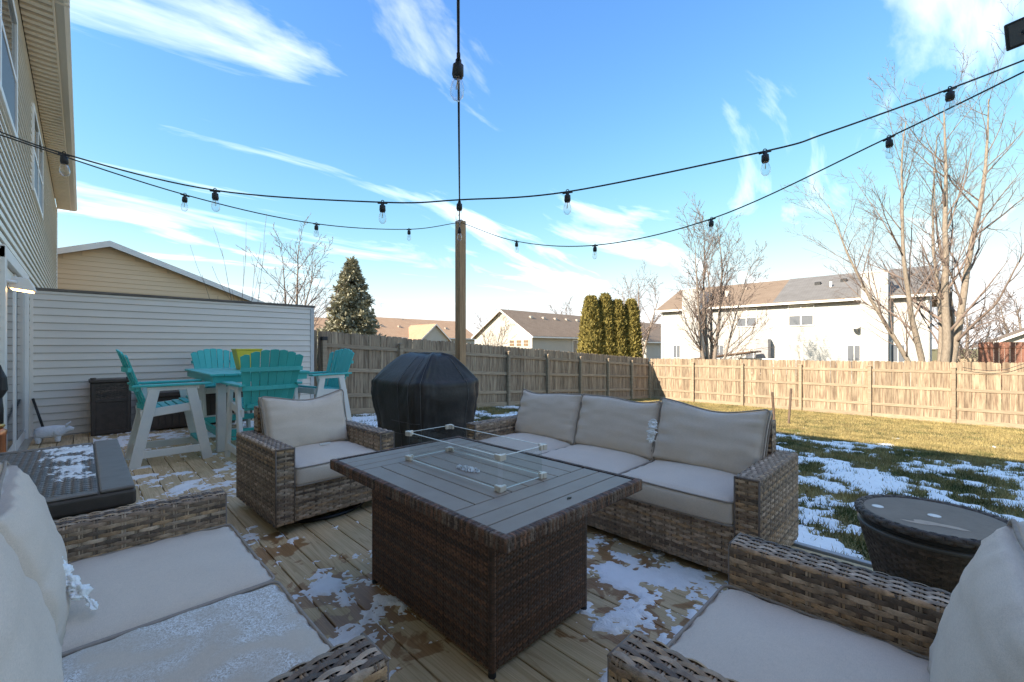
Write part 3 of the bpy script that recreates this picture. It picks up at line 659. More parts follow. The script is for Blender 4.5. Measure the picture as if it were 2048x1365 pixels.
# ------------------------------------------------------------------ snow on the deck
def deck_snow(name,label,blobs,x0,x1,y0,y1,base=0.0,st=.012,amp=.05,top=.016,seed=0,thr=.50):
    ax=np.arange(x0,x1,st); ay=np.arange(y0,y1,st); X,Y=np.meshgrid(ax,ay,indexing='ij'); m=np.full(X.shape,-.35)
    for bx,by,rx,ry,s in blobs:
        d=np.sqrt(((X-bx)/rx)**2+((Y-by)/ry)**2); m=np.maximum(m,s*(1-d))
    f=(fbm(X,Y,7.5,7,.76,seed)-thr)*2.0+np.clip(m,-.4,.17)-.05
    Z=base-.006+np.clip(f*amp*1.3,-.01,top)+.004*(fbm(X,Y,30,3,.5,seed+3)-.5)
    F=gridF(len(ax),len(ay))[:,::-1]; kf=(f>-.04).ravel()[F].any(1); F=F[kf]
    if not len(F): return
    used=np.unique(F); rm=np.full(X.size,-1); rm[used]=np.arange(len(used))
    o=np_mesh(name,np.stack([X,Y,Z],-1).reshape(-1,3)[used],rm[F],SNOWM,smooth=True); tag(o,label,None,kind='stuff')
deck_snow('snow_patch','trodden snow and ice between the fire table and the sofa',[(2.2,1.35,.34,.75,.5),(2.0,.95,.42,.42,.32),(1.75,.62,.30,.26,.36),(1.35,.72,.28,.20,.30),(2.05,.55,.35,.25,.3),(2.3,2.2,.16,.6,.35)],.9,2.8,.2,3.0,seed=2)
deck_snow('snow_patch','melting snow scraps between the loveseat and the fire table',[(.66,1.30,.14,.16,.42),(.80,1.20,.10,.10,.38),(.78,1.78,.28,.20,.20),(.92,2.25,.24,.12,.18),(.55,2.95,.30,.30,.20),(.62,1.0,.10,.10,.36),(.80,.86,.10,.07,.35),(.5,1.62,.1,.1,.3)],.35,1.4,.7,3.4,seed=7)
deck_snow('snow_patch','thin snow on the deck under the bar table and chairs',[(1.4,7.2,1.1,.8,.22),(.6,7.7,.6,.6,.2),(2.3,7.9,.8,.6,.25),(.55,4.6,.4,.6,.06),(2.9,5.5,.3,1.6,.3)],.1,3.16,4.0,8.6,seed=12,st=.02)
# ------------------------------------------------------------------ wicker suite
seating('loveseat','two seat grey brown wicker loveseat with frosted cushion against the house wall','loveseat',1.585,2,(.46,1.63,0),R(90),100,frost=(0,))
seating('armchair','grey brown wicker armchair at bottom right, its pillow cut off by the picture edge','armchair',.87,1,(1.24,.508,0),R(180),120)
seating('swivel_armchair','wicker swivel armchair on a black ring base in front of the teal bar chairs','armchair',.87,1,(1.315,3.06,0),R(2),140,swivel=True)
seating('sofa','three seat grey brown wicker sofa with its back to the lawn','sofa',2.315,3,(2.39,1.797,0),R(-90),160,D=.80)
# bits of snow lying on the cushions
def lump(name,label,pts,r,seed):
    n=110; m=28; P=np.array(pts); t=np.linspace(0,len(P)-1,n); Cc=np.stack([np.interp(t,np.arange(len(P)),P[:,k]) for k in range(3)],1)
    a=np.linspace(0,2*PI,m,endpoint=False); env=np.sqrt(np.clip(1-(2*t/(len(P)-1)-1)**4,0,1))
    T_,A_=np.meshgrid(t,a,indexing='ij'); ns=(fbm(T_*1.5+seed*9,np.cos(A_)*.9+np.sin(A_)*.6+4,2.0,3,.55,seed)-.30)*2.4
    rr_=r*env[:,None]*np.clip(ns,.12,1.8)
    tg=np.gradient(Cc,axis=0); tg/=np.linalg.norm(tg,axis=1)[:,None]; e1=np.cross(tg,[.3,1,.2]); e1/=np.linalg.norm(e1,axis=1)[:,None]; e2=np.cross(tg,e1)
    V=(Cc[:,None,:]+rr_[...,None]*(np.cos(A_)[...,None]*e1[:,None,:]*.6+np.sin(A_)[...,None]*e2[:,None,:])).reshape(-1,3)
    i=(np.arange(n-1)[:,None]*m+np.arange(m)[None,:]); j=(np.arange(n-1)[:,None]*m+(np.arange(m)[None,:]+1)%m)
    o=np_mesh(name,V,np.stack([i,j,j+m,i+m],-1).reshape(-1,4),SNOWM,smooth=True); tag(o,label,None,kind='stuff')
lump('snow_clump','crust of snow caught between two sofa pillows',[(2.725+.014*k,1.40,.585+.04*k) for k in range(5)],.046,1)
lump('snow_clump','ragged strip of snow on the loveseat pillow seam',[(.030-.026*k,1.74+.035*k,.475+.036*k) for k in range(7)],.030,2)
MB().prism([(0,0),(.085,.01),(.08,.022),(.0,.012)],'z',0,.012).build('care_label',mat('tag_white',(.7,.68,.62),.7),None).location=(1.30,3.40,.478)
tag(bpy.data.objects['care_label'],'small white cloth tag lying on the swivel armchair seat','tag')
# ------------------------------------------------------------------ fire table
FT=thing('fire_table','dark brown wicker fire table with slatted metal top and glass wind guard','table',(1.383,1.654,0))
bw,bd,bz0,bz1=.606,.936,.025,.575
parts=[]
for (o_,ud,nd,L,sd) in (((-bw/2,-bd/2,bz0),(1,0,0),(0,-1,0),bw,1),((-bw/2,bd/2,bz0),(1,0,0),(0,1,0),bw,2),((-bw/2,-bd/2,bz0),(0,1,0),(-1,0,0),bd,3),((bw/2,-bd/2,bz0),(0,1,0),(1,0,0),bd,4)):
    a=np.array(o_)+np.array(ud)*.022
    v,f,c=weave(plane(a,ud,(0,0,1),nd),L-.044,bz1-bz0,.017,.0088,.0022,PALD,300+sd,nseg=3,B=.001,sw=.0035,vr=.15)
    p=np_mesh('base_panel',v,f,WICK,FT,c,smooth=True)
MB().box(-bw/2+.004,bw/2-.004,-bd/2+.004,bd/2-.004,bz0+.002,bz1).build('lining',DARKIN,FT)
for sx in (-1,1):
    for sy in (-1,1):
        cx_,cy_=sx*(bw/2-.010),sy*(bd/2-.010)
        def cyl(U,V,cx_=cx_,cy_=cy_):
            a=V/.0135; n=np.stack([np.cos(a),np.sin(a),0*a],-1); return np.stack([cx_+.0135*np.cos(a),cy_+.0135*np.sin(a),bz0-.005+U],-1),n
        v,f,c=weave(cyl,bz1-bz0,2*PI*.0135,.010,.0106,.0012,PALD,330+sx+3*sy,nseg=2,B=.001,sw=.002,vseg=10)
        np_mesh('corner_post',v,f,WICK,FT,c,smooth=True)
        MB().lathe([(.016,0),(.013,.03)],10,(cx_,cy_,0)).build('foot',BLKPL,FT)
tw,td,tz=.874,1.361,.629
# woven rim: strands wound round the edge
pth=[]
rim=[]
for (ax0,ax1) in (((-tw/2,-td/2),(tw/2,-td/2)),((tw/2,-td/2),(tw/2,td/2)),((tw/2,td/2),(-tw/2,td/2)),((-tw/2,td/2),(-tw/2,-td/2))):
    P=np.array(ax0);Q=np.array(ax1);L=np.linalg.norm(Q-P);dv=(Q-P)/L;nn=np.array([dv[1],-dv[0]])
    sec=path2([(-.026,tz+.002),(.0,tz+.002),(.0,tz-.046),(-.03,tz-.046)],.005)
    f,vl,m=strip(sec,lambda U,a,b,P=P,dv=dv,nn=nn:np.stack([P[0]*(U*0+1)*(1 if U.any() else 0)+dv[0]*U+nn[0]*a,P[1]*(1 if U.any() else 0)+dv[1]*U+nn[1]*a,b],-1),flip=-1)
    # strands run across the rim section, so swap the roles of u and v
    def g2(U,V,f=f): return f(V+1e-9,U)
    rim.append(weave(g2,vl,L,.019,.0095,.0012,PALD+[(.20,.14,.10)],360+len(rim),nseg=4,B=.0018,sw=.003,vseg=1))
v,f,c=joinw(rim); np_mesh('woven_rim',v,f,WICK,FT,c,smooth=True)
MB().box(-tw/2+.012,tw/2-.012,-td/2+.012,td/2-.012,tz-.05,tz-.012).build('top_tray',DARKIN,FT)
ix,iy=tw/2-.03,td/2-.03
pl=MB
gap=.0055
endw=.092
for s in (-1,1):
    for j in range(3):
        y0=s*(iy-j*endw); y1=s*(iy-(j+1)*endw)
        ya,yb_=min(y0,y1)+gap/2,max(y0,y1)-gap/2
        pl().box(-ix,ix,ya,yb_,tz-.014,tz).build('top_slat',TABTOP,FT,bevel=.0015)
yc=iy-3*endw; nsl=8; sw_=2*ix/nsl
for j in range(nsl):
    pl().box(-ix+j*sw_+gap/2,-ix+(j+1)*sw_-gap/2,-yc+gap/2,yc-gap/2,tz-.014,tz).build('top_slat',TABTOP,FT,bevel=.0015)
# control panel
cp=pl().box(-bw/2-.010,-bw/2-.004,.18,.36,.495,.535).build('control_panel',STEEL,FT,bevel=.002)
pl().box(-bw/2-.024,-bw/2-.0105,.245,.285,.492,.532).build('knob',BLKPL,cp,bevel=.004)
# glass guard
gx0,gx1,gy0,gy1=-.144,.144,-.345,.386; gz0,gz1=tz+.012,tz+.15
def pane(x0,x1,y0,y1):
    mb=MB(); mb.box(x0,x1,y0,y1,gz0,gz1); o=mb.build('glass_pane',GLS,FT)
    t=.0012
    MB().box(x0,x1,y0,y1,gz1+.0003,gz1+t+.001).build('top_edge',GEDGE,o); MB().box(x0,x1,y0,y1,gz0-t-.001,gz0-.0003).build('bottom_edge',GEDGE,o)
pane(gx0,gx0+.005,gy0+.02,gy1-.02); pane(gx1-.005,gx1,gy0+.02,gy1-.02); pane(gx0+.02,gx1-.02,gy0,gy0+.005); pane(gx0+.02,gx1-.02,gy1-.005,gy1)
for sx,xx in ((-1,gx0),(1,gx1)):
    for sy,yy in ((-1,gy0),(1,gy1)):
        for zc in (tz+.0005,gz1-.018):
            mb=MB(); mb.prism([(xx-sx*.004-.012,yy-sy*.030-.012 if False else yy-sy*.004-.012),(xx-sx*.004+.012,yy-sy*.004-.012),(xx-sx*.004+.012,yy-sy*.004+.012),(xx-sx*.004-.012,yy-sy*.004+.012)],'z',zc,zc+.026)
            mb.box(min(xx,xx-sx*.034),max(xx,xx-sx*.034),yy-.010 if sy>0 else yy-.004,yy+.004 if sy>0 else yy+.010,zc+.0004,zc+.0256)
            mb.box(xx-.004 if sx<0 else xx-.010,xx+.010 if sx<0 else xx+.004,min(yy,yy-sy*.034),max(yy,yy-sy*.034),zc+.0008,zc+.0252)
            mb.build('corner_clip',CLIP,FT,bevel=.002)
rg=random.Random(4); mb=MB()
for k in range(300):
    a=rg.uniform(0,2*PI); q=rg.random()**.5; s=rg.uniform(.0035,.007); hgt=(1-q)*.012
    p=Vector((-.028+q*math.cos(a)*.032,.014+q*math.sin(a)*.085,tz+.003+hgt*rg.random()+s*.4)); 
    vs=[p+Vector((rg.gauss(0,1),rg.gauss(0,1),rg.gauss(0,1))).normalized()*s for _ in range(4)]
    mb.add(vs,[(0,1,2),(0,2,3),(0,3,1),(1,3,2)])
o=mb.build('glass_beads',CRYST,FT); o['kind']='stuff'
lf=MB(); lf.prism([(0,0),(.02,.012),(.035,.002),(.018,-.006)],'z',0,.0015); l_=lf.build('dead_leaf',mat('leaf_brown',(.06,.05,.025),.8),None); l_.location=(1.37,1.06,tz+.001); tag(l_,'small dead leaf lying on the fire table slats','leaf')
# ------------------------------------------------------------------ round cool bar
CB=thing('side_table','round dark resin rattan cooler table at the deck edge','side table',(2.39,.02,0))
zs=np.linspace(.02,.50,20); prof_r=lambda z:.150+.083*np.clip(z/.5,0,1)**1.7
def cyl(U,V):
    r=prof_r(V+.02); a=U/.20; n=np.stack([np.cos(a),np.sin(a),-.3+0*a],-1); return np.stack([r*np.cos(a),r*np.sin(a),V+.02],-1),n/np.linalg.norm(n,axis=-1)[...,None]
v,f,c=weave(cyl,2*PI*.20,.485,.020,.0115,.0018,PALK,400,nseg=3,vseg=24,B=.001,sw=.004); np_mesh('body',v,f,WICK,CB,c,smooth=True)
mb=MB(); mb.lathe([(float(prof_r(z))-.006,float(z)) for z in zs],48); mb.build('lining',DARKIN,CB,smooth=True)
MB().lathe([(.226,.507),(.238,.507),(.240,.518),(.232,.522),(.222,.522)],64).build('lower_ring',mat('ring_resin',(.085,.08,.075),.4),CB,smooth=True)
MB().lathe([(.215,.518),(.225,.523),(.225,.545),(.2,.545)],64).build('neck',BLKPL,CB)
def tor(U,V):
    a=U/.235; b=V/.0155; r=.232+.0155*np.cos(b); n=np.stack([np.cos(b)*np.cos(a),np.cos(b)*np.sin(a),np.sin(b)],-1); return np.stack([r*np.cos(a),r*np.sin(a),.558+.0155*np.sin(b)],-1),n
v,f,c=weave(tor,2*PI*.235,2*PI*.0155,.026,.0122,.0018,PALK+[(.11,.10,.095)],420,nseg=4,vseg=14,B=.001,sw=.004); np_mesh('rim',v,f,WICK,CB,c,smooth=True)
MB().lathe([(.221,.54),(.221,.566),(.215,.569),(.001,.569)],64).build('top',mat('worn_resin_top',(.17,.13,.095),.62,(.24,.185,.14),scale=7,bump=.1,bscale=90,contrast=(.3,.7)),CB)
MB().lathe([(.011,.5692),(.020,.5692),(.020,.5715),(.011,.5715)],24).build('cap_ring',WHITE,CB)
MB().lathe([(.001,.5692),(.02,.5692),(.018,.5705),(.001,.5705)],16,(-.02,.17,0)).build('cap_plug',WHITE,CB)
pp=[(-.10+.012*math.cos(t*1.9)*1.2+.10*t/6.28*0,0) for t in (0,)]
sp=[]
for k in range(22):
    t=2*PI*k/22; r_=1+.25*math.sin(3*t+1)+.15*math.sin(5*t); sp.append((-.115+.022*r_*math.cos(t)-.02*math.sin(t),.005+.085*r_*math.sin(t)))
MB().prism(sp,'z',.5693,.5699).build('dried_stain',mat('mud_stain',(.52,.41,.31),.8,(.44,.34,.26),scale=30),CB)
# ------------------------------------------------------------------ near deck box
DB=thing('deck_box','long dark resin deck box with a woven pattern lid dusted with snow','storage box',(-.135,3.405,0))
hw,hd=.315,.725
MB().box(-hw+.03,hw-.03,-hd+.03,hd-.03,.0,.5).build('body',RESIN,DB,bevel=.01)
for s in (-1,1):
    for k in range(9): MB().box(-hw+.06,hw-.09,s*(hd-.03)-(.006 if s<0 else 0),s*(hd-.03)+(.006 if s>0 else 0),.06+k*.04,.085+k*.04).build('side_rib',RESIN,DB)
    MB().box(-hw+.025,-hw+.055,s*(hd-.026)-.008,s*(hd-.026)+.008,.0,.495).build('corner_rail',RESIN,DB,bevel=.004)
    MB().box(hw-.085,hw-.022,s*(hd-.026)-.010,s*(hd-.026)+.010,.0,.495).build('corner_rail',RESIN,DB,bevel=.004)
lid=MB().box(-hw,hw,-hd,hd,.502,.575).build('lid',RESIN,DB,bevel=.014,seg=3)
fl=MB(); fl.box(hw-.125,hw-.004,-hd+.004,hd-.004,.5755,.592); fl.build('lid_band',RESINT,lid,bevel=.008,seg=2)
for s in (-1,1): MB().box(-hw+.006,hw-.128,s*(hd-.035)-.03,s*(hd-.035)+.03,.5752,.586).build('lid_band',RESINT,lid,bevel=.005)
v,f,c=weave(plane((-hw+.01,-hd+.07,.578),(1,0,0),(0,1,0),(0,0,1)),2*hw-.14,2*hd-.14,.030,.020,.0042,[(.16,.135,.115),(.19,.16,.135)],440,nseg=3,B=.0015,sw=.006); np_mesh('lid_weave',v,f,mat('lid_weave_resin',(.9,.9,.9),.4,(1.1,1.1,1.1),scale=30,attr=True),lid,c,smooth=True)
deck_snow('lid_snow','dusting of snow on the near deck box lid',[(.0,3.75,.16,.38,.30),(-.05,3.45,.10,.16,.16)],-.4,.05,3.0,4.05,base=.585,seed=21,st=.008,amp=.03,top=.009)
# ------------------------------------------------------------------ far bin, box, pig
BN=thing('trash_bin','tall brown resin trash bin standing against the grey privacy wall','bin',(.29,8.50,0))
MB().prism([(-.205,0),(.205,0),(.215,.74),(-.215,.74)],'y',-.17,.17).build('body',RESIN,BN,bevel=.008)
for x0,x1,z0,z1 in ((-.205,-.165,.02,.72),(.165,.205,.02,.72),(-.163,.163,.02,.06),(-.163,.163,.46,.50)): MB().box(x0,x1,-.182,-.168,z0,z1).build('front_frame',RESIN,BN,bevel=.003)
v,f,c=weave(plane((-.16,-.172,.505),(1,0,0),(0,0,1),(0,-1,0)),.32,.21,.034,.016,.0025,PALK,450,nseg=4); np_mesh('woven_panel',v,f,WICK,BN,c,smooth=True)
for k in range(9): MB().box(-.15+k*.0345,-.125+k*.0345,-.176,-.170,.07,.45).build('groove_slat',RESIN,BN)
ld=MB().box(-.228,.228,-.20,.18,.742,.785).build('lid',RESIN,BN,bevel=.008,seg=2)
for sx in (-1,1): MB().lathe([(.001,-.02),(.03,-.02),(.03,.02),(.001,.02)],14).build('lid_hinge',RESIN,ld).location=(sx*.185,-.17,.79)
FB=thing('storage_chest','low dark brown deck box behind the teal bar chairs','storage box',(1.32,8.42,0))
MB().box(-.70,.70,-.24,.26,.02,.50).build('body',RESIN,FB,bevel=.01)
for k in range(17): MB().box(-.68+k*.08,-.615+k*.08,-.25,-.238,.05,.47).build('groove_slat',RESIN,FB)
MB().box(-.725,.725,-.275,.28,.502,.57).build('lid',RESIN,FB,bevel=.012,seg=2)
PG=thing('pig_statue','white plaster pig garden ornament by the patio door','statue',(-.29,8.15,0))
def skin(parent,name,edges,verts,m,sub=2):
    me=bpy.data.meshes.new(name); me.from_pydata([v[:3] for v in verts],edges,[]); o=link(bpy.data.objects.new(name,me),parent)
    md=o.modifiers.new('skin','SKIN'); 
    for i,v in enumerate(verts): me.skin_vertices[0].data[i].radius=(v[3],v[4] if len(v)>4 else v[3])
    me.skin_vertices[0].data[0].use_root=True
    sb=o.modifiers.new('sub','SUBSURF'); sb.levels=sub; sb.render_levels=sub
    me.materials.append(m); return o
pv=[(-.16,0,.15,.06),(-.08,0,.15,.082),(.02,0,.145,.086),(.09,0,.15,.07),(.15,0,.165,.05),(.195,0,.155,.030),(.212,0,.152,.026)]
pe=[(i,i+1) for i in range(6)]
for sy in (-1,1):
    for xx,src in ((-.11,1),(.06,3)):
        b_=len(pv); pv+= [(xx,sy*.045,.085,.034),(xx+.004,sy*.047,.03,.026),(xx+.006,sy*.047,.008,.028)]; pe+=[(src,b_),(b_,b_+1),(b_+1,b_+2)]
skin(PG,'body',pe,pv,STONE)
for sy in (-1,1): MB().prism([(0,-.022),(.03,.0),(.055,.06),(.0,.022)],'y',-.006,.006).build('ear',STONE,PG,bevel=.003).matrix_local=(__import__('mathutils').Matrix.Translation((.13,sy*.04,.20))@__import__('mathutils').Matrix.Rotation(R(25*-sy),4,'X'))
MB().tube([(-.215,0,.17),(-.235,.012,.185),(-.228,0,.20),(-.215,-.008,.19)],.006,6).build('tail',STONE,PG,smooth=True)
SH=MB().tube([(-.36,8.52,.10),(-.475,8.70,.54)],.014,8).build('tool_handle',BLKPL,None,smooth=True); tag(SH,'black tool handle leaning on the wall behind the pig','handle')
# torch at the left edge
TO=thing('patio_torch','slim black torch with brass ring and copper sleeve beside the patio door','torch',(-.46,5.25,0))
MB().lathe([(.001,0),(.05,0),(.05,.02),(.034,.04),(.034,.54),(.040,.58),(.02,.60),(.001,.60)],20).build('copper_sleeve',COPPER,TO,smooth=True)
MB().lathe([(.02,.605),(.03,.62),(.02,.635)],14).build('brass_ring',BRASS,TO,smooth=True)
MB().tube([(0,0,.60),(0,.005,.75),(-.01,.01,.88)],.019,8).build('pole',BLKPL,TO,smooth=True)
MB().lathe([(.014,.84),(.042,.90),(.036,1.0),(.014,1.06),(.004,1.10)],10).build('folded_cover',BLKPL,TO)
# ------------------------------------------------------------------ teal bar chairs (local: faces -y)
def bar_chair(label,loc,rz):
    T=thing('bar_chair',label,'chair',loc,rz,'teal and white bar chairs')
    W=.60
    for sx in (-1,1):
        x=sx*(W/2-.02)
        for (yb_,yt) in ((-.02,.13),(.60,.44)):
            mb=MB(); mb.beam((x,yb_,0),(x,yt,.80),.038,.092,up=(0,1,0)); mb.build('leg',POLYW,T,bevel=.004)
        mb=MB(); mb.beam((x-sx*.02,.05,.60),(x-sx*.02,.55,.545),.03,.085); mb.build('seat_rail',POLYW,T,bevel=.004)
        mb=MB(); mb.beam((x,.02,.13),(x,.575,.13),.03,.075); mb.build('stretcher',POLYW,T,bevel=.004)
        mb=MB(); mb.beam((x,.06,.805),(x,.50,.80),.032,.045); mb.build('arm_support',POLYW,T,bevel=.003)
        mb=MB(); mb.prism([(x-.055,-.05),(x+.055,-.05),(x+.05,.35),(x+.03,.62),(x-.03,.62),(x-.05,.35)],'z',.826,.850); mb.build('armrest',TEAL,T,bevel=.005)
    mb=MB(); mb.beam((-W/2+.05,.02,.20),(W/2-.05,.02,.20),.085,.028); mb.build('footrest',TEAL,T,bevel=.004)
    mb=MB(); mb.beam((-W/2+.03,.56,.13),(W/2-.03,.56,.13),.03,.075); mb.build('stretcher',POLYW,T,bevel=.004)
    mb=MB(); mb.beam((-W/2+.05,.045,.60),(W/2-.05,.045,.60),.026,.085); mb.build('front_rail',POLYW,T,bevel=.004)
    for k in range(7):
        y=.05+k*.066; z=.655-.02*math.sin(k/6*PI)-.05*k/6
        mb=MB(); mb.box(-W/2+.055,W/2-.055,y,y+.058,z-.012,z+.010); mb.build('seat_slat',TEAL,T,bevel=.004)
    # fan back
    lean=.30
    def bp(u,s,o=0): # u across, s up
        return (u,.50+s*lean+o,.56+s*.95)
    n=7
    for k in range(n):
        t=(k-(n-1)/2)/((n-1)/2); wb,wt=.0325,.0415
        top=.60+.055*(1-t*t); xb,xt=t*.195,t*.265
        arc=.035*t*t
        q=[(xb-wb,0),(xb+wb,0),(xt+wt,top-.018*max(0,t)-.006),(xt,top),(xt-wt,top-.018*max(0,-t)-.006)]
        mb=MB(); A_=[bp(u,s/.95,-arc) for u,s in q]; B_=[(p[0],p[1]+.020,p[2]+.004) for p in A_]
        m_=len(A_); mb.add(A_+B_,[tuple(range(m_)),tuple(range(2*m_-1,m_-1,-1))]+[(i,i+m_,(i+1)%m_+m_,(i+1)%m_) for i in range(m_)])
        mb.build('back_slat',TEAL,T,bevel=.003)
    for s,wd in ((.06,.21),(.26,.27),(.47,.30)):
        pts=[]
        mb=MB()
        for k in range(8):
            t0=-1+2*k/8; t1=t0+2/8
            p=bp(t0*wd,s,.022-.035*t0*t0+.006); q=bp(t1*wd,s,.022-.035*t1*t1+.006); mb.beam(p,q,.03,.045)
        mb.build('back_batten',TEAL,T)
    return T
bar_chair('teal bar chair left of the bar table, nearest the trash bin',(.97,6.08,0),R(90))
bar_chair('teal bar chair with its slatted back turned to the viewer, behind the swivel armchair',(1.44,5.70,0),R(180))
bar_chair('teal bar chair at the far end of the bar table, behind the yellow pot',(1.53,7.55,0),R(4))
bar_chair('teal and white bar chair right of the bar table, nearest the back fence',(2.28,6.62,0),R(-78))
BT=thing('bar_table','tall teal slatted bar table on white legs amid four matching chairs','table',(1.565,6.72,0))
tw2,td2,th2=.545,.87,.93
for k in range(8):
    x0=-tw2+k*(2*tw2/8); MB().box(x0+.003,x0+2*tw2/8-.003,-td2,td2,th2-.026,th2).build('top_plank',TEAL,BT,bevel=.003)
ap=MB(); ap.box(-tw2+.03,tw2-.03,-td2+.03,-td2+.056,th2-.105,th2-.0265); ap.box(-tw2+.03,tw2-.03,td2-.056,td2-.03,th2-.105,th2-.0265); ap.box(-tw2+.03,-tw2+.056,-td2+.057,td2-.057,th2-.105,th2-.0265); ap.box(tw2-.056,tw2-.03,-td2+.057,td2-.057,th2-.105,th2-.0265); ap.build('apron',TEAL,BT)
for sx in (-1,1):
    for sy in (-1,1): MB().box(sx*.40-.045,sx*.40+.045,sy*.66-.045,sy*.66+.045,.0,th2-.028).build('leg',POLYW,BT,bevel=.005)
    MB().box(sx*.40-.02,sx*.40+.02,-.612,.612,.16,.24).build('stretcher',TEAL,BT,bevel=.004)
for sy in (-1,1): MB().box(-.352,.352,sy*.66-.02,sy*.66+.02,.16,.24).build('stretcher',TEAL,BT,bevel=.004)
YP=thing('flower_pot','square yellow tapered pot standing on the bar table','pot',(1.62,6.85,th2+.001))
mb=MB(); mb.prism([(-.10,0),(.10,0),(.155,.265),(-.155,.265)],'y',-.13,.13); mb.build('pot',YELL,YP,bevel=.006,seg=2)
MB().box(-.162,.162,-.14,.14,.2655,.285).build('rim',YELL,YP,bevel=.005)
# ------------------------------------------------------------------ grill under cover
GR=thing('covered_grill','barbecue grill under a creased black cloth cover beside the timber post','grill',(2.735,4.12,0))
nz_,na=46,120
zl=np.linspace(0,1.17,nz_); th=np.linspace(0,2*PI,na,endpoint=False)
sxp=np.interp(zl,[0,.35,.72,.86,.95,1.04,1.12,1.165,1.17],[.84,.90,1.0,1.0,.84,.64,.44,.30,.16])
syp=np.interp(zl,[0,.35,.72,.86,.95,1.04,1.12,1.165,1.17],[.86,.92,1.0,.99,.90,.80,.70,.60,.50])
TH,ZL=np.meshgrid(th,zl,indexing='xy')
e=.40; cxs=np.sign(np.cos(TH))*np.abs(np.cos(TH))**e; sys_=np.sign(np.sin(TH))*np.abs(np.sin(TH))**e
fold=(fbm(TH*3.2/ (2*PI)*4+10,ZL*.5,1.6,5,.6,31)-.5)*.34*np.clip(1.05-ZL,0.05,1)+(fbm(np.cos(TH)*2+5,np.sin(TH)*2+ZL*2.2,1.5,5,.62,33)-.5)*.15
gather=.012*np.sin(TH*23+3*np.sin(TH*4))*np.clip(1-ZL/.7,0,1)
X_=(.445*sxp[:,None]*cxs)*(1+fold+gather); Y_=(.52*syp[:,None]*sys_)*(1+fold+gather)
Zc=ZL+.010*np.sin(TH*5)*(ZL>.8)-.02*np.clip((np.abs(Y_)-.35)/.15,0,1)*(ZL>.9)
V=np.stack([X_,Y_,Zc],-1).reshape(-1,3)
i=(np.arange(nz_-1)[:,None]*na+np.arange(na)[None,:]); j=(np.arange(nz_-1)[:,None]*na+(np.arange(na)[None,:]+1)%na)
F=np.stack([i,j,j+na,i+na],-1).reshape(-1,4)
cv=np_mesh('cover',V,F,COVER,GR,smooth=True)
import bmesh
bm_=bmesh.new(); bm_.from_mesh(cv.data); bm_.verts.ensure_lookup_table(); bm_.faces.new([bm_.verts[(nz_-1)*na+k] for k in range(na)]); bm_.to_mesh(cv.data); bm_.free()
def seam(ks,rows,name='seam'):
    pts=[]
    for k,r_ in zip(ks,rows):
        p=Vector(V[r_*na+k%na]); d=Vector((p.x,p.y,0)).normalized(); pts.append(p+d*.003+Vector((0,0,.002)))
    MB().tube(pts,.0022,5).build(name,THREAD,cv,smooth=True)
kc=int(na*.625)      # near corner (-x,-y)
rows=list(range(1,nz_-1))
for k in (kc+2,kc-8,kc-14,kc+17): seam([k]*len(rows),rows)
for r_ in (13,18): seam(list(range(kc-15,kc+2)),[r_]*17)
GRF=MB()
for sx in (-1,1):
    for sy in (-1,1): GRF.box(sx*.26-.02,sx*.26+.02,sy*.32-.02,sy*.32+.02,0,.8)
GRF.build('grill_frame',BLACK,GR)
# ------------------------------------------------------------------ posts
PO=thing('timber_post','tall bare timber post carrying the string lights behind the grill','post',(3.27,4.16,-.22))
MB().box(-.048,.048,-.048,.048,0,3.0).build('shaft',POSTW,PO,bevel=.004)
MB().lathe([(.006,2.985),(.022,2.99),(.006,3.0)],10,(-.03,-.052,0)).build('hook_plate',STEEL,PO)
P2=thing('light_pole','black metal pole with a square solar panel at the right deck corner','pole',(3.27,-.42,-.22))
MB().tube([(0,0,0),(0,0,2.95)],.022,12).build('shaft',BLACK,P2,smooth=True)
pn=MB().box(-.09,.09,-.06,.06,-.008,.008).build('solar_panel',BLKPL,P2,bevel=.004); pn.location=(-.13,.115,2.955); pn.rotation_euler=Vector((-.9,.25,-.36)).to_track_quat('Z','Y').to_euler()
MB().box(-.075,.075,-.048,.048,.0085,.010).build('panel_cell',WGLASS,pn)
MB().beam((0,0,2.80),(-.15,.15,2.945),.012,.012).build('panel_bracket',BLACK,P2)
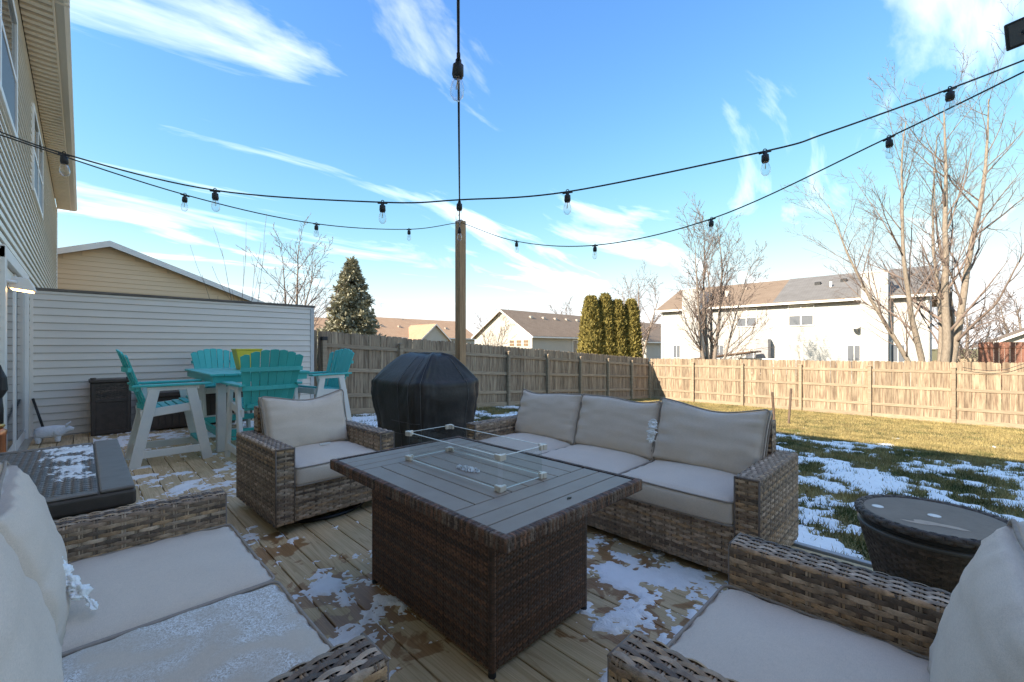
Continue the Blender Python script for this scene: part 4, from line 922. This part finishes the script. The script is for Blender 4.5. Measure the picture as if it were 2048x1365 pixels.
# ------------------------------------------------------------------ string lights
sock=MB().lathe([(.001,.0),(.009,.0),(.010,-.012),(.0165,-.016),(.018,-.045),(.0155,-.047),(.0155,-.052),(.001,-.052)],14).mesh('socket',BLKPL,True)
bulbm=MB().lathe([(.001,-.052),(.012,-.053),(.019,-.072),(.0225,-.090),(.020,-.108),(.010,-.119),(.001,-.121)],16).mesh('bulb',BULBG,True)
film=MB().tube([(0,0,-.054),(.002,0,-.085),(-.003,.002,-.088),(0,0,-.06)],.0012,4).mesh('filament',FILA)
loopm=MB().tube([(.008*math.cos(a),0,.008+.008*math.sin(a)) for a in np.linspace(0,2*PI,11)[:-1]],.0025,5,closed=True).mesh('hanging_loop',BLKPL,True)
def strand(label,pts,bulbs,r=.0042):
    S=thing('string_lights',label,'string lights',pts[0],0,'bulb strings strung over the deck'); o0=Vector(pts[0])
    # Catmull-Rom through the points
    P=[Vector(p)-o0 for p in pts]; P=[P[0]*2-P[1]]+P+[P[-1]*2-P[-2]]; out=[]
    for i in range(1,len(P)-2):
        for k in range(10):
            t=k/10; a,b,c_,d=P[i-1],P[i],P[i+1],P[i+2]
            out.append(.5*((2*b)+(c_-a)*t+(2*a-5*b+4*c_-d)*t*t+(3*b-a-3*c_+d)*t**3))
    out.append(P[-2]); MB().tube(out,r,6).build('cable',BLKPL,S,smooth=True)
    for bx in bulbs:
        q=Vector(bx)-o0; p=min(out,key=lambda v:(v-q).length)
        k=out.index(p); d=(out[min(k+1,len(out)-1)]-out[max(k-1,0)]).normalized()
        s=dup(sock,'socket',S,p-Vector((0,0,.004)),(random.uniform(-.06,.06),random.uniform(-.06,.06),0))
        dup(bulbm,'bulb',s); dup(film,'filament',s); dup(loopm,'hanging_loop',s,rot=(0,0,math.atan2(d.y,d.x)))
        mb=MB(); mb.tube([-d*.028,d*.028],.0062,6); mb.build('strain_relief',BLKPL,s,smooth=True)
    return S
A_pts=[(-.53,3.95,2.56),(-0.0737,3.4961,2.3289),(0.5497,3.0141,2.1597),(1.2348,2.3008,2.0825),(1.5289,1.9501,2.0834),(1.9004,1.4654,2.1003),(2.4158,0.6247,2.2199),(2.6002,0.3979,2.2975),(2.9707,-0.0291,2.4907),(3.26,-.40,2.66)]
strand('front string of clear bulbs swagged from the house to the right pole',A_pts,[A_pts[i] for i in (1,2,3,5,6,8)])
B_pts=[(-.53,4.02,2.55),(0.5451,4.0228,2.3850),(1.5179,4.0541,2.3706),(2.5157,4.1029,2.5231),(3.22,4.12,2.745)]
strand('rear string of clear bulbs from the house to the timber post',B_pts,[B_pts[i] for i in (1,2,3)])
D_pts=[(3.25,4.11,2.745),(3.2510,3.1836,2.3603),(3.2485,2.1963,2.1521),(3.2516,1.1890,2.1776),(3.2491,0.2115,2.4350),(3.27,-.41,2.63)]
strand('string of clear bulbs along the deck edge from timber post to right pole',D_pts,[D_pts[i] for i in (1,2,3,4)])
E_pts=[(-.53,-.70,2.62),(0.3405,0.4374,2.1900),(0.8047,1.0337,2.1125),(1.5517,1.9839,2.0913),(2.4827,3.1742,2.3553),(3.23,4.12,2.74)]
strand('string of clear bulbs running overhead from the house to the timber post',E_pts,[E_pts[i] for i in (2,3,4)])
# ------------------------------------------------------------------ stakes on the lawn
for (b0,t0,lab) in (((11.38,2.74),(11.17,2.74,.205),'thin brown stake leaning left on the sunlit lawn'),((12.79,2.77),(12.95,2.75,.17),'thin brown stake leaning right on the sunlit lawn')):
    s=MB(); s.beam((b0[0],b0[1],lz(*b0)-.05),t0,.045,.045); tag(s.build('stake',mat('stake_wood',(.10,.065,.045),.8,(.15,.10,.07),scale=9),None,bevel=.004),lab,'stake')
wr_=MB().tube([(17.93,-.43,.655),(17.93,-.65,.60),(17.93,-.95,.575),(17.93,-1.25,.62),(17.93,-1.57,.79),(17.93,-2.3,1.1)],.008,5).build('sagging_wire',BLKPL,None,smooth=True); tag(wr_,'thin dark wire sagging along the top of the sunlit fence','wire')
# ------------------------------------------------------------------ neighbouring houses
def uvbox(o):  # box-projected UVs so the shingle courses keep their size
    me=o.data; uv=me.uv_layers.new(name='UVMap'); co=me.vertices
    for p in me.polygons:
        n=p.normal; ax=0 if abs(n.x)>abs(n.y) else 1
        for li in p.loop_indices:
            v=co[me.loops[li].vertex_index].co; uv.data[li].uv=(v[1-ax] if True else 0, (v[ax]**2+v.z**2)**.5 if False else v[ax]*1.08)
def gable_house(name,label,x0,x1,y0,y1,zb,ze,rise,axis,wm,rm,over=.3,fascia=WHITE):
    T=thing(name,label,'house',(0,0,0))
    MB().box(x0,x1,y0,y1,zb,ze).build('wall',wm,T)
    if axis=='y':   # ridge along y
        xm=(x0+x1)/2; s=rise/((x1-x0)/2)
        for yy in (y0,y1-.02): MB().prism([(x0,ze+.001),(x1,ze+.001),(xm,ze+rise)],'y',yy,yy+.02).build('gable_wall',wm,T)
        r=MB().prism([(x0-over,ze-over*s+.02),(xm,ze+rise+.03),(x1+over,ze-over*s+.02),(x1+over,ze-over*s+.14),(xm,ze+rise+.16),(x0-over,ze-over*s+.14)],'y',y0-over,y1+over).build('roof',rm,T)
        for sg,xx in ((-1,x0-over),(1,x1+over)): MB().box(xx-.06 if sg<0 else xx,xx if sg<0 else xx+.06,y0-over,y1+over,ze-over*s-.03,ze-over*s+.10).build('gutter',fascia,T)
        for yy in (y0-over-.03,y1+over):
            MB().prism([(x0-over,ze-over*s-.04),(xm,ze+rise-.04),(x1+over,ze-over*s-.04),(x1+over,ze-over*s+.125),(xm,ze+rise+.145),(x0-over,ze-over*s+.125)],'y',yy,yy+.03).build('rake_board',fascia,T)
    else:
        ym=(y0+y1)/2; s=rise/((y1-y0)/2)
        for xx in (x0,x1-.02): MB().prism([(y0,ze+.001),(y1,ze+.001),(ym,ze+rise)],'x',xx,xx+.02).build('gable_wall',wm,T)
        r=MB().prism([(y0-over,ze-over*s+.02),(ym,ze+rise+.03),(y1+over,ze-over*s+.02),(y1+over,ze-over*s+.14),(ym,ze+rise+.16),(y0-over,ze-over*s+.14)],'x',x0-over,x1+over).build('roof',rm,T)
        for sg,yy in ((-1,y0-over),(1,y1+over)): MB().box(x0-over,x1+over,yy-.06 if sg<0 else yy,yy if sg<0 else yy+.06,ze-over*s-.03,ze-over*s+.10).build('gutter',fascia,T)
        for xx in (x0-over-.03,x1+over):
            MB().prism([(y0-over,ze-over*s-.04),(ym,ze+rise-.04),(y1+over,ze-over*s-.04),(y1+over,ze-over*s+.125),(ym,ze+rise+.145),(y0-over,ze-over*s+.125)],'x',xx,xx+.03).build('rake_board',fascia,T)
    uvbox(r)
    return T,r
# beige gable beyond the privacy wall
BH,br=gable_house('neighbour_house','beige vinyl sided gable house rising behind the privacy wall',-4.6,5.9,20.0,31,-.4,2.72,1.92,'y',mat('beige_wall',(.68,.53,.36),.6),RBROWN,over=.32)
for k in range(16):
    z=2.0+k*.16; hwid=min(5.25,(4.64-z-.16)/(1.92/5.25)) if z>2.6 else 5.25
    if hwid>.25: sidingX(BH,'siding_board',19.998,.65-hwid,.65+hwid,z,.16,BEIGE,proud=.02)
# two storey white duplex
DX=32.0
DU,dr=gable_house('duplex_house','white two storey duplex with brown and grey roof beyond the far fence',DX,DX+8.4,.45,15.45,-1.2,4.12,1.85,'y',DUPW,RBROWN,over=.35)
# grey roof half laid over the right hand dwelling
s_=1.85/4.2
gr=MB().prism([(DX-.352,4.12-.35*s_+.142),(DX+4.2,4.12+1.85+.162),(DX+4.2,4.12+1.85+.185),(DX-.352,4.12-.35*s_+.165)],'y',.08,7.75).build('grey_roof',RGREY,DU); uvbox(gr)
def fwin(parent,x,y0,y1,z0,z1,cols=2,blind=False,mull=1):
    f=MB(); a=.06
    f.box(x-.05,x-.003,y0-a,y0,z0-a,z1+a); f.box(x-.05,x-.003,y1,y1+a,z0-a,z1+a); f.box(x-.051,x-.003,y0,y1,z1,z1+a); f.box(x-.055,x-.003,y0,y1,z0-a,z0)
    for k in range(1,cols): 
        y=y0+(y1-y0)*k/cols; f.box(x-.048,x-.003,y-.035,y+.035,z0,z1)
    zm=(z0+z1)/2; f.box(x-.046,x-.003,y0,y1,zm-.025,zm+.025)
    w_=f.build('window',WHITE,parent)
    n_=cols*2
    for k in range(cols):
        ya=y0+(y1-y0)*k/cols+.03; yb2=y0+(y1-y0)*(k+1)/cols-.03
        MB().box(x-.02,x-.012,ya,yb2,z0,zm-.025).build('lower_pane',SCREEN,w_); MB().box(x-.021,x-.013,ya,yb2,zm+.025,z1).build('upper_pane',BLIND,w_)
        g_=MB(); ym=(ya+yb2)/2; g_.box(x-.03,x-.024,ym-.012,ym+.012,zm+.03,z1-.003); zq=(zm+z1)/2; g_.box(x-.029,x-.023,ya,yb2,zq-.012,zq+.012); g_.build('glazing_bar',WHITE,w_)
    return w_
fwin(DU,DX,8.80,9.98,2.66,3.80); fwin(DU,DX,5.62,6.90,2.62,3.84)
fwin(DU,DX,8.45,9.45,.2,1.55,cols=2)
for y0 in (6.95,6.15):
    d_=MB().box(DX-.05,DX-.003,y0-.02,y0+.62,-.6,1.55).build('patio_door',WHITE,DU); MB().box(DX-.058,DX-.0505,y0+.12,y0+.48,-.3,1.40).build('door_glass',BLIND,d_)
def archwin(y0,y1,z1,x=DX):
    ym=(y0+y1)/2; r_=(y1-y0)/2
    arc=[(ym+r_*math.cos(a),z1-r_+r_*math.sin(a)) for a in np.linspace(0,PI,12)]
    arc2=[(ym+(r_+.07)*math.cos(a),z1-r_+(r_+.07)*math.sin(a)) for a in np.linspace(0,PI,12)]
    f=MB().prism(arc2+[(y0-.07,-.2),(y1+.07,-.2)],'x',x-.03,x-.003).build('arched_window',WHITE,DU)
    MB().prism(arc,'x',x-.036,x-.0305).build('fanlight',BLIND,f); MB().box(x-.036,x-.0305,y0,y1,-.15,z1-r_-.06).build('lower_pane',SCREEN,f)
    b_=MB(); b_.box(x-.042,x-.0365,ym-.015,ym+.015,-.15,z1-.02); b_.box(x-.0415,x-.0366,y0,y1,.40,.43); b_.build('glazing_bar',WHITE,f)
archwin(3.32,3.92,1.68); archwin(1.44,1.98,1.68); archwin(10.9,11.4,1.68); archwin(14.0,14.5,1.68)
for y0,y1,zt_ in ((2.07,3.23,5.40),(12.2,13.5,5.42)):
    c_=MB().box(DX-.80,DX-.004,y0,y1,-1.2,zt_).build('chimney',DUPW,DU); MB().box(DX-.84,DX+.03,y0-.04,y1+.04,zt_+.001,zt_+.08).build('chimney_cap',WHITE,c_); MB().box(DX-.004,DX+1.6,y0+.05,y1-.05,3.8,zt_-.1).build('chimney_back',DUPW,c_)
def rz(x): return 4.12+(x-DX)*s_+.19
for x,y in ((34.5,5.79),(34.7,4.44),(34.4,2.1)): MB().box(x-.15,x+.15,y-.17,y+.17,rz(x)-.12,rz(x)+.14).build('roof_vent',BLACK,DU,bevel=.03)
for x,y in ((34.4,11.4),(34.8,10.3)): MB().box(x-.15,x+.15,y-.15,y+.15,rz(x)-.12,rz(x)+.12).build('roof_vent',mat('tan_vent',(.5,.42,.34),.6),DU,bevel=.03)
for x,y in ((33.8,5.0),(33.6,11.2)): MB().tube([(x,y,rz(x)-.2),(x,y,rz(x)+.32)],.07,10).build('vent_pipe',WHITE,DU,smooth=True)
for y in (15.42,.55,3.3): MB().box(DX-.07,DX-.004,y-.05,y+.05,-1.2,3.9).build('downpipe',WHITE,DU)
ds=MB().lathe([(.001,0),(.16,.02),(.28,.07),(.29,.075),(.16,.03),(.001,.012)],20).build('satellite_dish',mat('dish_grey',(.55,.54,.53),.5),DU,smooth=True); ds.location=(31.55,3.48,2.5); ds.rotation_euler=(0,R(-65),0)
MB().tube([(31.6,3.48,2.45),(31.99,3.45,2.1)],.02,6).build('dish_arm',STEEL,DU)
# duplex decks and clutter
DK=thing('porch_railing','white baluster railing on the raised porch of the white duplex','railing',(0,0,0))
MB().box(30.3,31.9,5.5,9.4,-.75,-.62).build('porch_floor',FRAIL,DK)
MB().box(30.30,30.36,5.5,9.4,.45,.52).build('top_rail',WHITE,DK); MB().box(30.31,30.35,5.5,9.4,-.45,-.39).build('bottom_rail',WHITE,DK)
for k in range(32): MB().box(30.315,30.345,5.55+k*.122,5.585+k*.122,-.389,.449).build('baluster',WHITE,DK)
AW=MB(); AW.beam((29.8,8.2,.95),(29.8,11.8,.42),2.2,.08); tag(AW.build('lean_to_roof',mat('dark_brown_board',(.10,.06,.04),.8,(.15,.09,.06),scale=3),None),'low dark brown sloping shed roof behind the far fence','shed roof')
ST=MB(); ST.box(31.2,31.9,7.9,8.6,-.6,1.75); tag(ST.build('grey_screen_panel',mat('grey_panel',(.30,.29,.29),.7,(.36,.35,.35),scale=4),None),'upright grey privacy panel beside the duplex porch doors','panel')
# cream ranch house
RH_,rr_=gable_house('ranch_house','cream single storey ranch house with brown gable roof beyond the back fence',30,47,27.3,35.5,-1.3,2.35,2.55,'x',RANW,RBROWN,over=.35)
for k,(y0) in enumerate((28.05,29.0,29.95)):
    f=MB().box(29.94,29.998,y0-.38,y0+.38,1.28,1.95).build('window',WHITE,RH_)
    for a in range(2):
        for b_ in range(2): MB().box(29.925,29.939,y0-.33+a*.34,y0-.01+a*.34,1.32+b_*.31,1.60+b_*.31).build('window_pane',mat('lit_tan_pane',(.30,.19,.10),.2,(.16,.12,.09),scale=3),f)
MB().lathe([(.001,0),(.32,0),(.32,.03),(.001,.031)],24).build('gable_vent',WHITE,RH_).matrix_local=__import__('mathutils').Matrix.Translation((29.97,31.2,3.55))@__import__('mathutils').Matrix.Rotation(R(-90),4,'Y')
f=MB().box(36.2,38.6,27.23,27.298,.3,2.0).build('window',WHITE,RH_)
for k in range(3): MB().box(36.3+k*.78,36.98+k*.78,27.215,27.229,.4,1.9).build('window_pane',WGLASS,f)
for k in range(6):
    x=33+k*2.0; y=30.2; z=2.35+(y-27.3)*2.55/4.1+.15
    MB().box(x-.2,x+.2,y-.15,y+.15,z-.1,z+.16).build('roof_vent',mat('tan_vent',(.5,.42,.34),.6),RH_,bevel=.03)
# far brown roofs and the right hand house
gable_house('distant_house','far brown roofed house between the spruce and the timber post',26,42,50,60,-1.5,2.6,2.6,'x',RANW,RTAN,over=.4)
dh,_r=gable_house('distant_house','small white gabled wing in front of the far brown roofs',30.2,34.5,46.5,52,-1.5,2.2,1.9,'y',RANW,RTAN,over=.3)
for k in range(5): MB().box(28+k*2.6-.2,28.2+k*2.6,52.2,52.5,3.6,4.15).build('roof_vent',mat('tan_vent',(.5,.42,.34),.6),dh)
gable_house('distant_house','far brown roofed house partly hidden behind the spruce tree',12,27,58,68,-1.5,2.9,2.4,'x',RANW,RTAN,over=.4)
gable_house('distant_house','far brown roofed house right of the arborvitae hedge',42,54,22,30,-1.5,1.9,2.2,'x',RANW,RBROWN,over=.4)
gable_house('distant_house','low brown roofed house behind the red fence at the right edge',44,56,-9,-2.3,-1.5,1.35,1.75,'x',RANW,RBROWN,over=.4)
AN=MB(); AN.tube([(29.5,55.4,4.9),(29.5,55.4,7.4)],.03,5); AN.tube([(29.1,55.4,7.2),(29.9,55.4,7.35)],.02,4); AN.tube([(29.2,55.2,6.9),(29.8,55.6,7.0)],.02,4); tag(AN.build('roof_antenna',STEEL,None),'thin television antenna on a far brown roof','antenna')
# red fence and grey fence beyond
RD=thing('red_fence','rust red board fence beyond the sunlit fence at the right','fence',(0,0,0))
for k in range(30):
    y=-1.15-k*.155; MB().box(28.1,28.13,y-.148,y,-1.2,1.45).build('board',REDF,RD)
for z in (.35,1.2): MB().box(28.06,28.098,-5.8,-1.15,z,z+.09).build('rail',REDF,RD)
GF=thing('neighbour_fence','grey dog-eared fence between the big bare tree and the red fence','fence',(0,0,0))
pm2=picket_mesh(1.9,'picket',.14)
for k in range(24): dup(pm2,'picket',GF,(22.0+k*.26,.15-k*.05,-1.15+.0),(0,0,R(75)))
MB().beam((22.0,.12,.35),(28,-1.0,.35),.04,.09).build('rail',FRAIL,GF)
# shrubs beyond fence: play set post and amber shrub
# ------------------------------------------------------------------ trees
def grow(rg,segs,p,d,L,r,lvl,prm):
    n=max(3,int(L/prm['seg'][min(lvl,len(prm['seg'])-1)])); pts=[p.copy()]; rad=[r]; dd=d.copy()
    for k in range(n):
        dd=(dd+Vector((rg.gauss(0,1),rg.gauss(0,1),rg.gauss(0,.6)))*prm['wob'][min(lvl,len(prm['wob'])-1)]+Vector((0,0,prm['up'][min(lvl,len(prm['up'])-1)]))).normalized()
        p=p+dd*(L/n); pts.append(p.copy()); rad.append(max(prm['rmin'],r*(1-.88*(k+1)/n)))
    segs.append((pts,rad,lvl))
    if lvl>=prm['max']: return
    nc=prm['n'][lvl]
    for c_ in range(nc):
        t=prm['t0'][lvl]+(1-prm['t0'][lvl])*(c_+rg.random())/nc; k=min(int(t*n),n-1); q=pts[k].lerp(pts[k+1],t*n-k)
        tg=(pts[k+1]-pts[k]).normalized(); az=rg.uniform(0,2*PI); x=tg.orthogonal().normalized(); y=tg.cross(x)
        an=R(rg.uniform(*prm['ang'][lvl])); nd=(tg*math.cos(an)+(x*math.cos(az)+y*math.sin(az))*math.sin(an)).normalized()
        grow(rg,segs,q,nd,L*prm['len'][lvl]*rg.uniform(.6,1.15)*(1-.45*t),max(prm['rmin'],rad[k]*.5),lvl+1,prm)
def bare_tree(name,label,base,stems,prm,seed,bark=BARK,twig=TWIG):
    rg=random.Random(seed); T=thing(name,label,'tree',base); segs=[]
    for (dx,dy,dz,L,r) in stems: grow(rg,segs,Vector((dx*.12,dy*.12,-.1)),Vector((dx,dy,dz)).normalized(),L,r,0,prm)
    tr=MB(); bb=MB()
    for pts,rad,lvl in segs:
        if lvl==0: tr.tube(pts,rad,8)
        else: bb.tube(pts,rad,4 if lvl==1 else 3)
    tr.build('trunk',bark,T,smooth=True); bb.build('branches',twig,T,smooth=True); return T
PR=dict(seg=[.5,.32,.22,.16],wob=[.035,.07,.10,.12],up=[.02,.05,.05,.04],rmin=.0045,max=3,n=[16,7,4],t0=[.22,.12,.15],ang=[(22,48),(22,50),(20,50)],len=[.42,.50,.50])
rt=lambda a,l:(math.sqrt(.5)*l*1.0,-math.sqrt(.5)*l,a)   # lean along the image plane (right is +)
def stemR(lean,depth,L,r): return (math.sqrt(.5)*(lean+depth),math.sqrt(.5)*(depth-lean),1,L,r)
bare_tree('bare_tree','tall many stemmed bare tree rising behind the far fence at right',(21.46,.04,-1.1),[stemR(-.46,.0,8.6,.095),stemR(-.28,.06,10.4,.11),stemR(.0,-.05,11.0,.15),stemR(.05,.14,10.6,.09),stemR(.20,-.04,11.6,.14),stemR(.34,.12,9.8,.09)],PR,8)
PR2=dict(PR,rmin=.007,n=[17,7,4])
bare_tree('bare_tree','slender multi stemmed bare tree in front of the white duplex',(21.2,7.8,-1.1),[stemR(-.16,.0,7.4,.10),stemR(-.04,.08,8.0,.11),stemR(.06,-.05,8.2,.11),stemR(.17,.06,7.6,.10),stemR(.32,.0,6.8,.07)],PR2,17,bark=BARK2)
PR3=dict(PR,rmin=.008,n=[12,6,3],len=[.50,.5,.5],ang=[(25,55),(22,50),(20,50)])
bare_tree('bare_tree','rounded bare tree rising behind the right end of the privacy wall',(7.0,22.0,-.6),[stemR(-.15,0,6.2,.10),stemR(.03,.1,6.8,.12),stemR(.2,-.05,6.0,.09)],PR3,23,bark=BARK2)
PR4=dict(PR,rmin=.012,n=[12,6,4],len=[.55,.55,.5],ang=[(30,65),(25,55),(25,55)])
bare_tree('bare_tree','wide bare tree behind the left end of the white duplex',(39,21.5,-1.2),[stemR(-.2,0,8.4,.2),stemR(.08,.1,9.0,.22),stemR(.3,-.05,8.0,.16)],PR4,31,bark=BARK2)
bare_tree('bare_tree','distant bare tree above the ranch house ridge',(56,43,-1.2),[stemR(-.15,0,8.2,.2),stemR(.15,.1,8.2,.2)],dict(PR4,rmin=.02),37,bark=BARK2)
bare_tree('bare_tree','small bare tree just right of the timber post',(24.5,27.0,-1.2),[stemR(-.2,0,4.6,.06),stemR(.12,.1,5.0,.06),stemR(.35,0,3.8,.05)],dict(PR3,rmin=.008),41,bark=BARK2)
bare_tree('bare_tree','bare tree behind the neighbour fence right of the big tree',(34.5,-1.0,-1.2),[stemR(-.25,0,4.4,.12),stemR(.1,.1,4.8,.14),stemR(.4,0,4.2,.1)],dict(PR4,rmin=.01),43,bark=BARK2)
bare_tree('bare_tree','thin bare sapling stems behind the privacy wall cap',(3.6,15.5,-.4),[stemR(-.12,0,4.8,.02),stemR(-.03,0,5.0,.02),stemR(.05,.0,4.4,.018),stemR(.14,0,5.1,.02),stemR(.22,0,4.6,.018),stemR(-.3,0,4.2,.016)],dict(PR3,rmin=.005,n=[3,2,1],max=1,ang=[(8,20)]*3),47,bark=TWIG)
bare_tree('bare_shrub','low spreading bare shrub against the white duplex wall',(29.0,9.8,-1.1),[stemR(-.5,0,2.6,.04),stemR(.1,.1,2.8,.04),stemR(.6,0,2.6,.04),stemR(.9,.1,2.2,.03)],dict(PR3,rmin=.006),53,bark=TWIG)
bare_tree('bare_tree','far bare tree at the right edge above the low brown roof',(60,-5.2,-1.2),[stemR(-.2,0,6.6,.18),stemR(.15,.1,7.0,.18)],dict(PR4,rmin=.016),59,bark=BARK2)
# spruce
def leafmesh(name,P,Dv,Up,L,W,m,parent,cols=None):
    n=len(P); S=np.cross(Dv,Up); S/=np.linalg.norm(S,axis=1)[:,None]+1e-9
    a=P-S*W[:,None]*.5; b=P+S*W[:,None]*.5; c=P+Dv*L[:,None]+S*W[:,None]*.22; d=P+Dv*L[:,None]-S*W[:,None]*.22
    V=np.stack([a,b,c,d],1).reshape(-1,3); return np_mesh(name,V,np.arange(4*n).reshape(-1,4),m,parent)
def spruce(label,base,Ht,Rad,seed):
    rs_=np.random.RandomState(seed); T=thing('spruce_tree',label,'tree',base)
    MB().tube([(0,0,-.1),(0,0,Ht*.5),(0,0,Ht*.98)],[.13,.08,.012],8).build('trunk',BARK2,T,smooth=True)
    P=[];D=[]; br=MB(); nb=210
    for k in range(nb):
        t=(k+rs_.rand())/nb; z=.25+t*(Ht-.35); Rr=Rad*(1-t)**.85*rs_.uniform(.72,1.12)+.08; az=k*2.399+rs_.normal(0,.3); ou=np.array([math.cos(az),math.sin(az),0])
        tip=ou*Rr+np.array([0,0,z+.02*Rr-.10*Rr*(1-t)+.12*Rr*t]); st_=np.array([0,0,z]); mid=(st_+tip)/2-np.array([0,0,.12*Rr])
        br.tube([st_,mid,tip],[.02,.014,.005],4)
        m=int(20+72*Rr)
        for j in range(m):
            s=.18+.82*rs_.rand()**.75; q=(1-s)**2*st_+2*s*(1-s)*mid+s*s*tip; side=np.cross(ou,[0,0,1])*rs_.normal(0,.24*Rr*(1.1-s)+.05); q=q+side+np.array([0,0,rs_.normal(0,.05)])
            d=ou*.6+side*1.4/(abs(Rr)+.1)+rs_.normal(0,.45,3)+np.array([0,0,.15]); P.append(q); D.append(d/np.linalg.norm(d))
    br.build('branches',BARK2,T); P=np.array(P);D=np.array(D); n=len(P)
    leafmesh('foliage',P,D,np.stack([rs_.normal(0,.6,n),rs_.normal(0,.6,n),np.ones(n)],1),rs_.uniform(.14,.30,n),rs_.uniform(.09,.17,n),SPRUCE,T)
spruce('blue grey spruce tree standing behind the back fence',(10.95,24.0,-.9),7.2,2.45,3)
def arbor(label,base,Ht,Rad,seed):
    rs_=np.random.RandomState(seed); T=thing('arborvitae',label,'tree',base,group='arborvitae columns beyond the back fence')
    MB().tube([(0,0,-.1),(0,0,Ht*.92)],[.09,.02],6).build('trunk',BARK2,T,smooth=True)
    n=6500; z=rs_.rand(n)**.9*Ht; t=z/Ht; r=Rad*np.minimum(1,(1-t)**.33*1.12)*(.93+.1*np.sin(z*9)*.3); a=rs_.rand(n)*2*PI; bump=1+.16*(fbm(a*1.6+seed,z*1.6,1.2,3)-.5)*2; q=(.55+.45*rs_.rand(n)**.35)
    P=np.stack([r*bump*q*np.cos(a),r*bump*q*np.sin(a),z],1); D=np.stack([np.cos(a)*.6,np.sin(a)*.6,np.ones(n)*1.0],1)+rs_.normal(0,.35,(n,3)); D/=np.linalg.norm(D,axis=1)[:,None]
    leafmesh('foliage',P,D,np.stack([np.cos(a),np.sin(a),rs_.normal(0,.3,n)],1)+rs_.normal(0,.5,(n,3)),rs_.uniform(.10,.22,n),rs_.uniform(.06,.12,n),ARBOR,T)
    MB().lathe([(.01,0.1),(Rad*.62,.15),(Rad*.66,Ht*.5),(Rad*.4,Ht*.8),(.02,Ht*.96)],12).build('inner_crown',ARBOR,T,smooth=True)
for (x,y,h,r_,lab,sd) in ((21.1,14.55,5.25,.82,'leftmost golden green arborvitae column, widest and sunlit',1),(21.9,14.1,5.4,.74,'second golden green arborvitae column from the left',2),(22.5,13.65,5.05,.70,'third arborvitae column from the left, mostly shaded',3),(23.3,13.2,5.1,.70,'rightmost arborvitae column of the four, shaded side out',4)): arbor(lab,(x,y,-1.1),h,r_,sd)
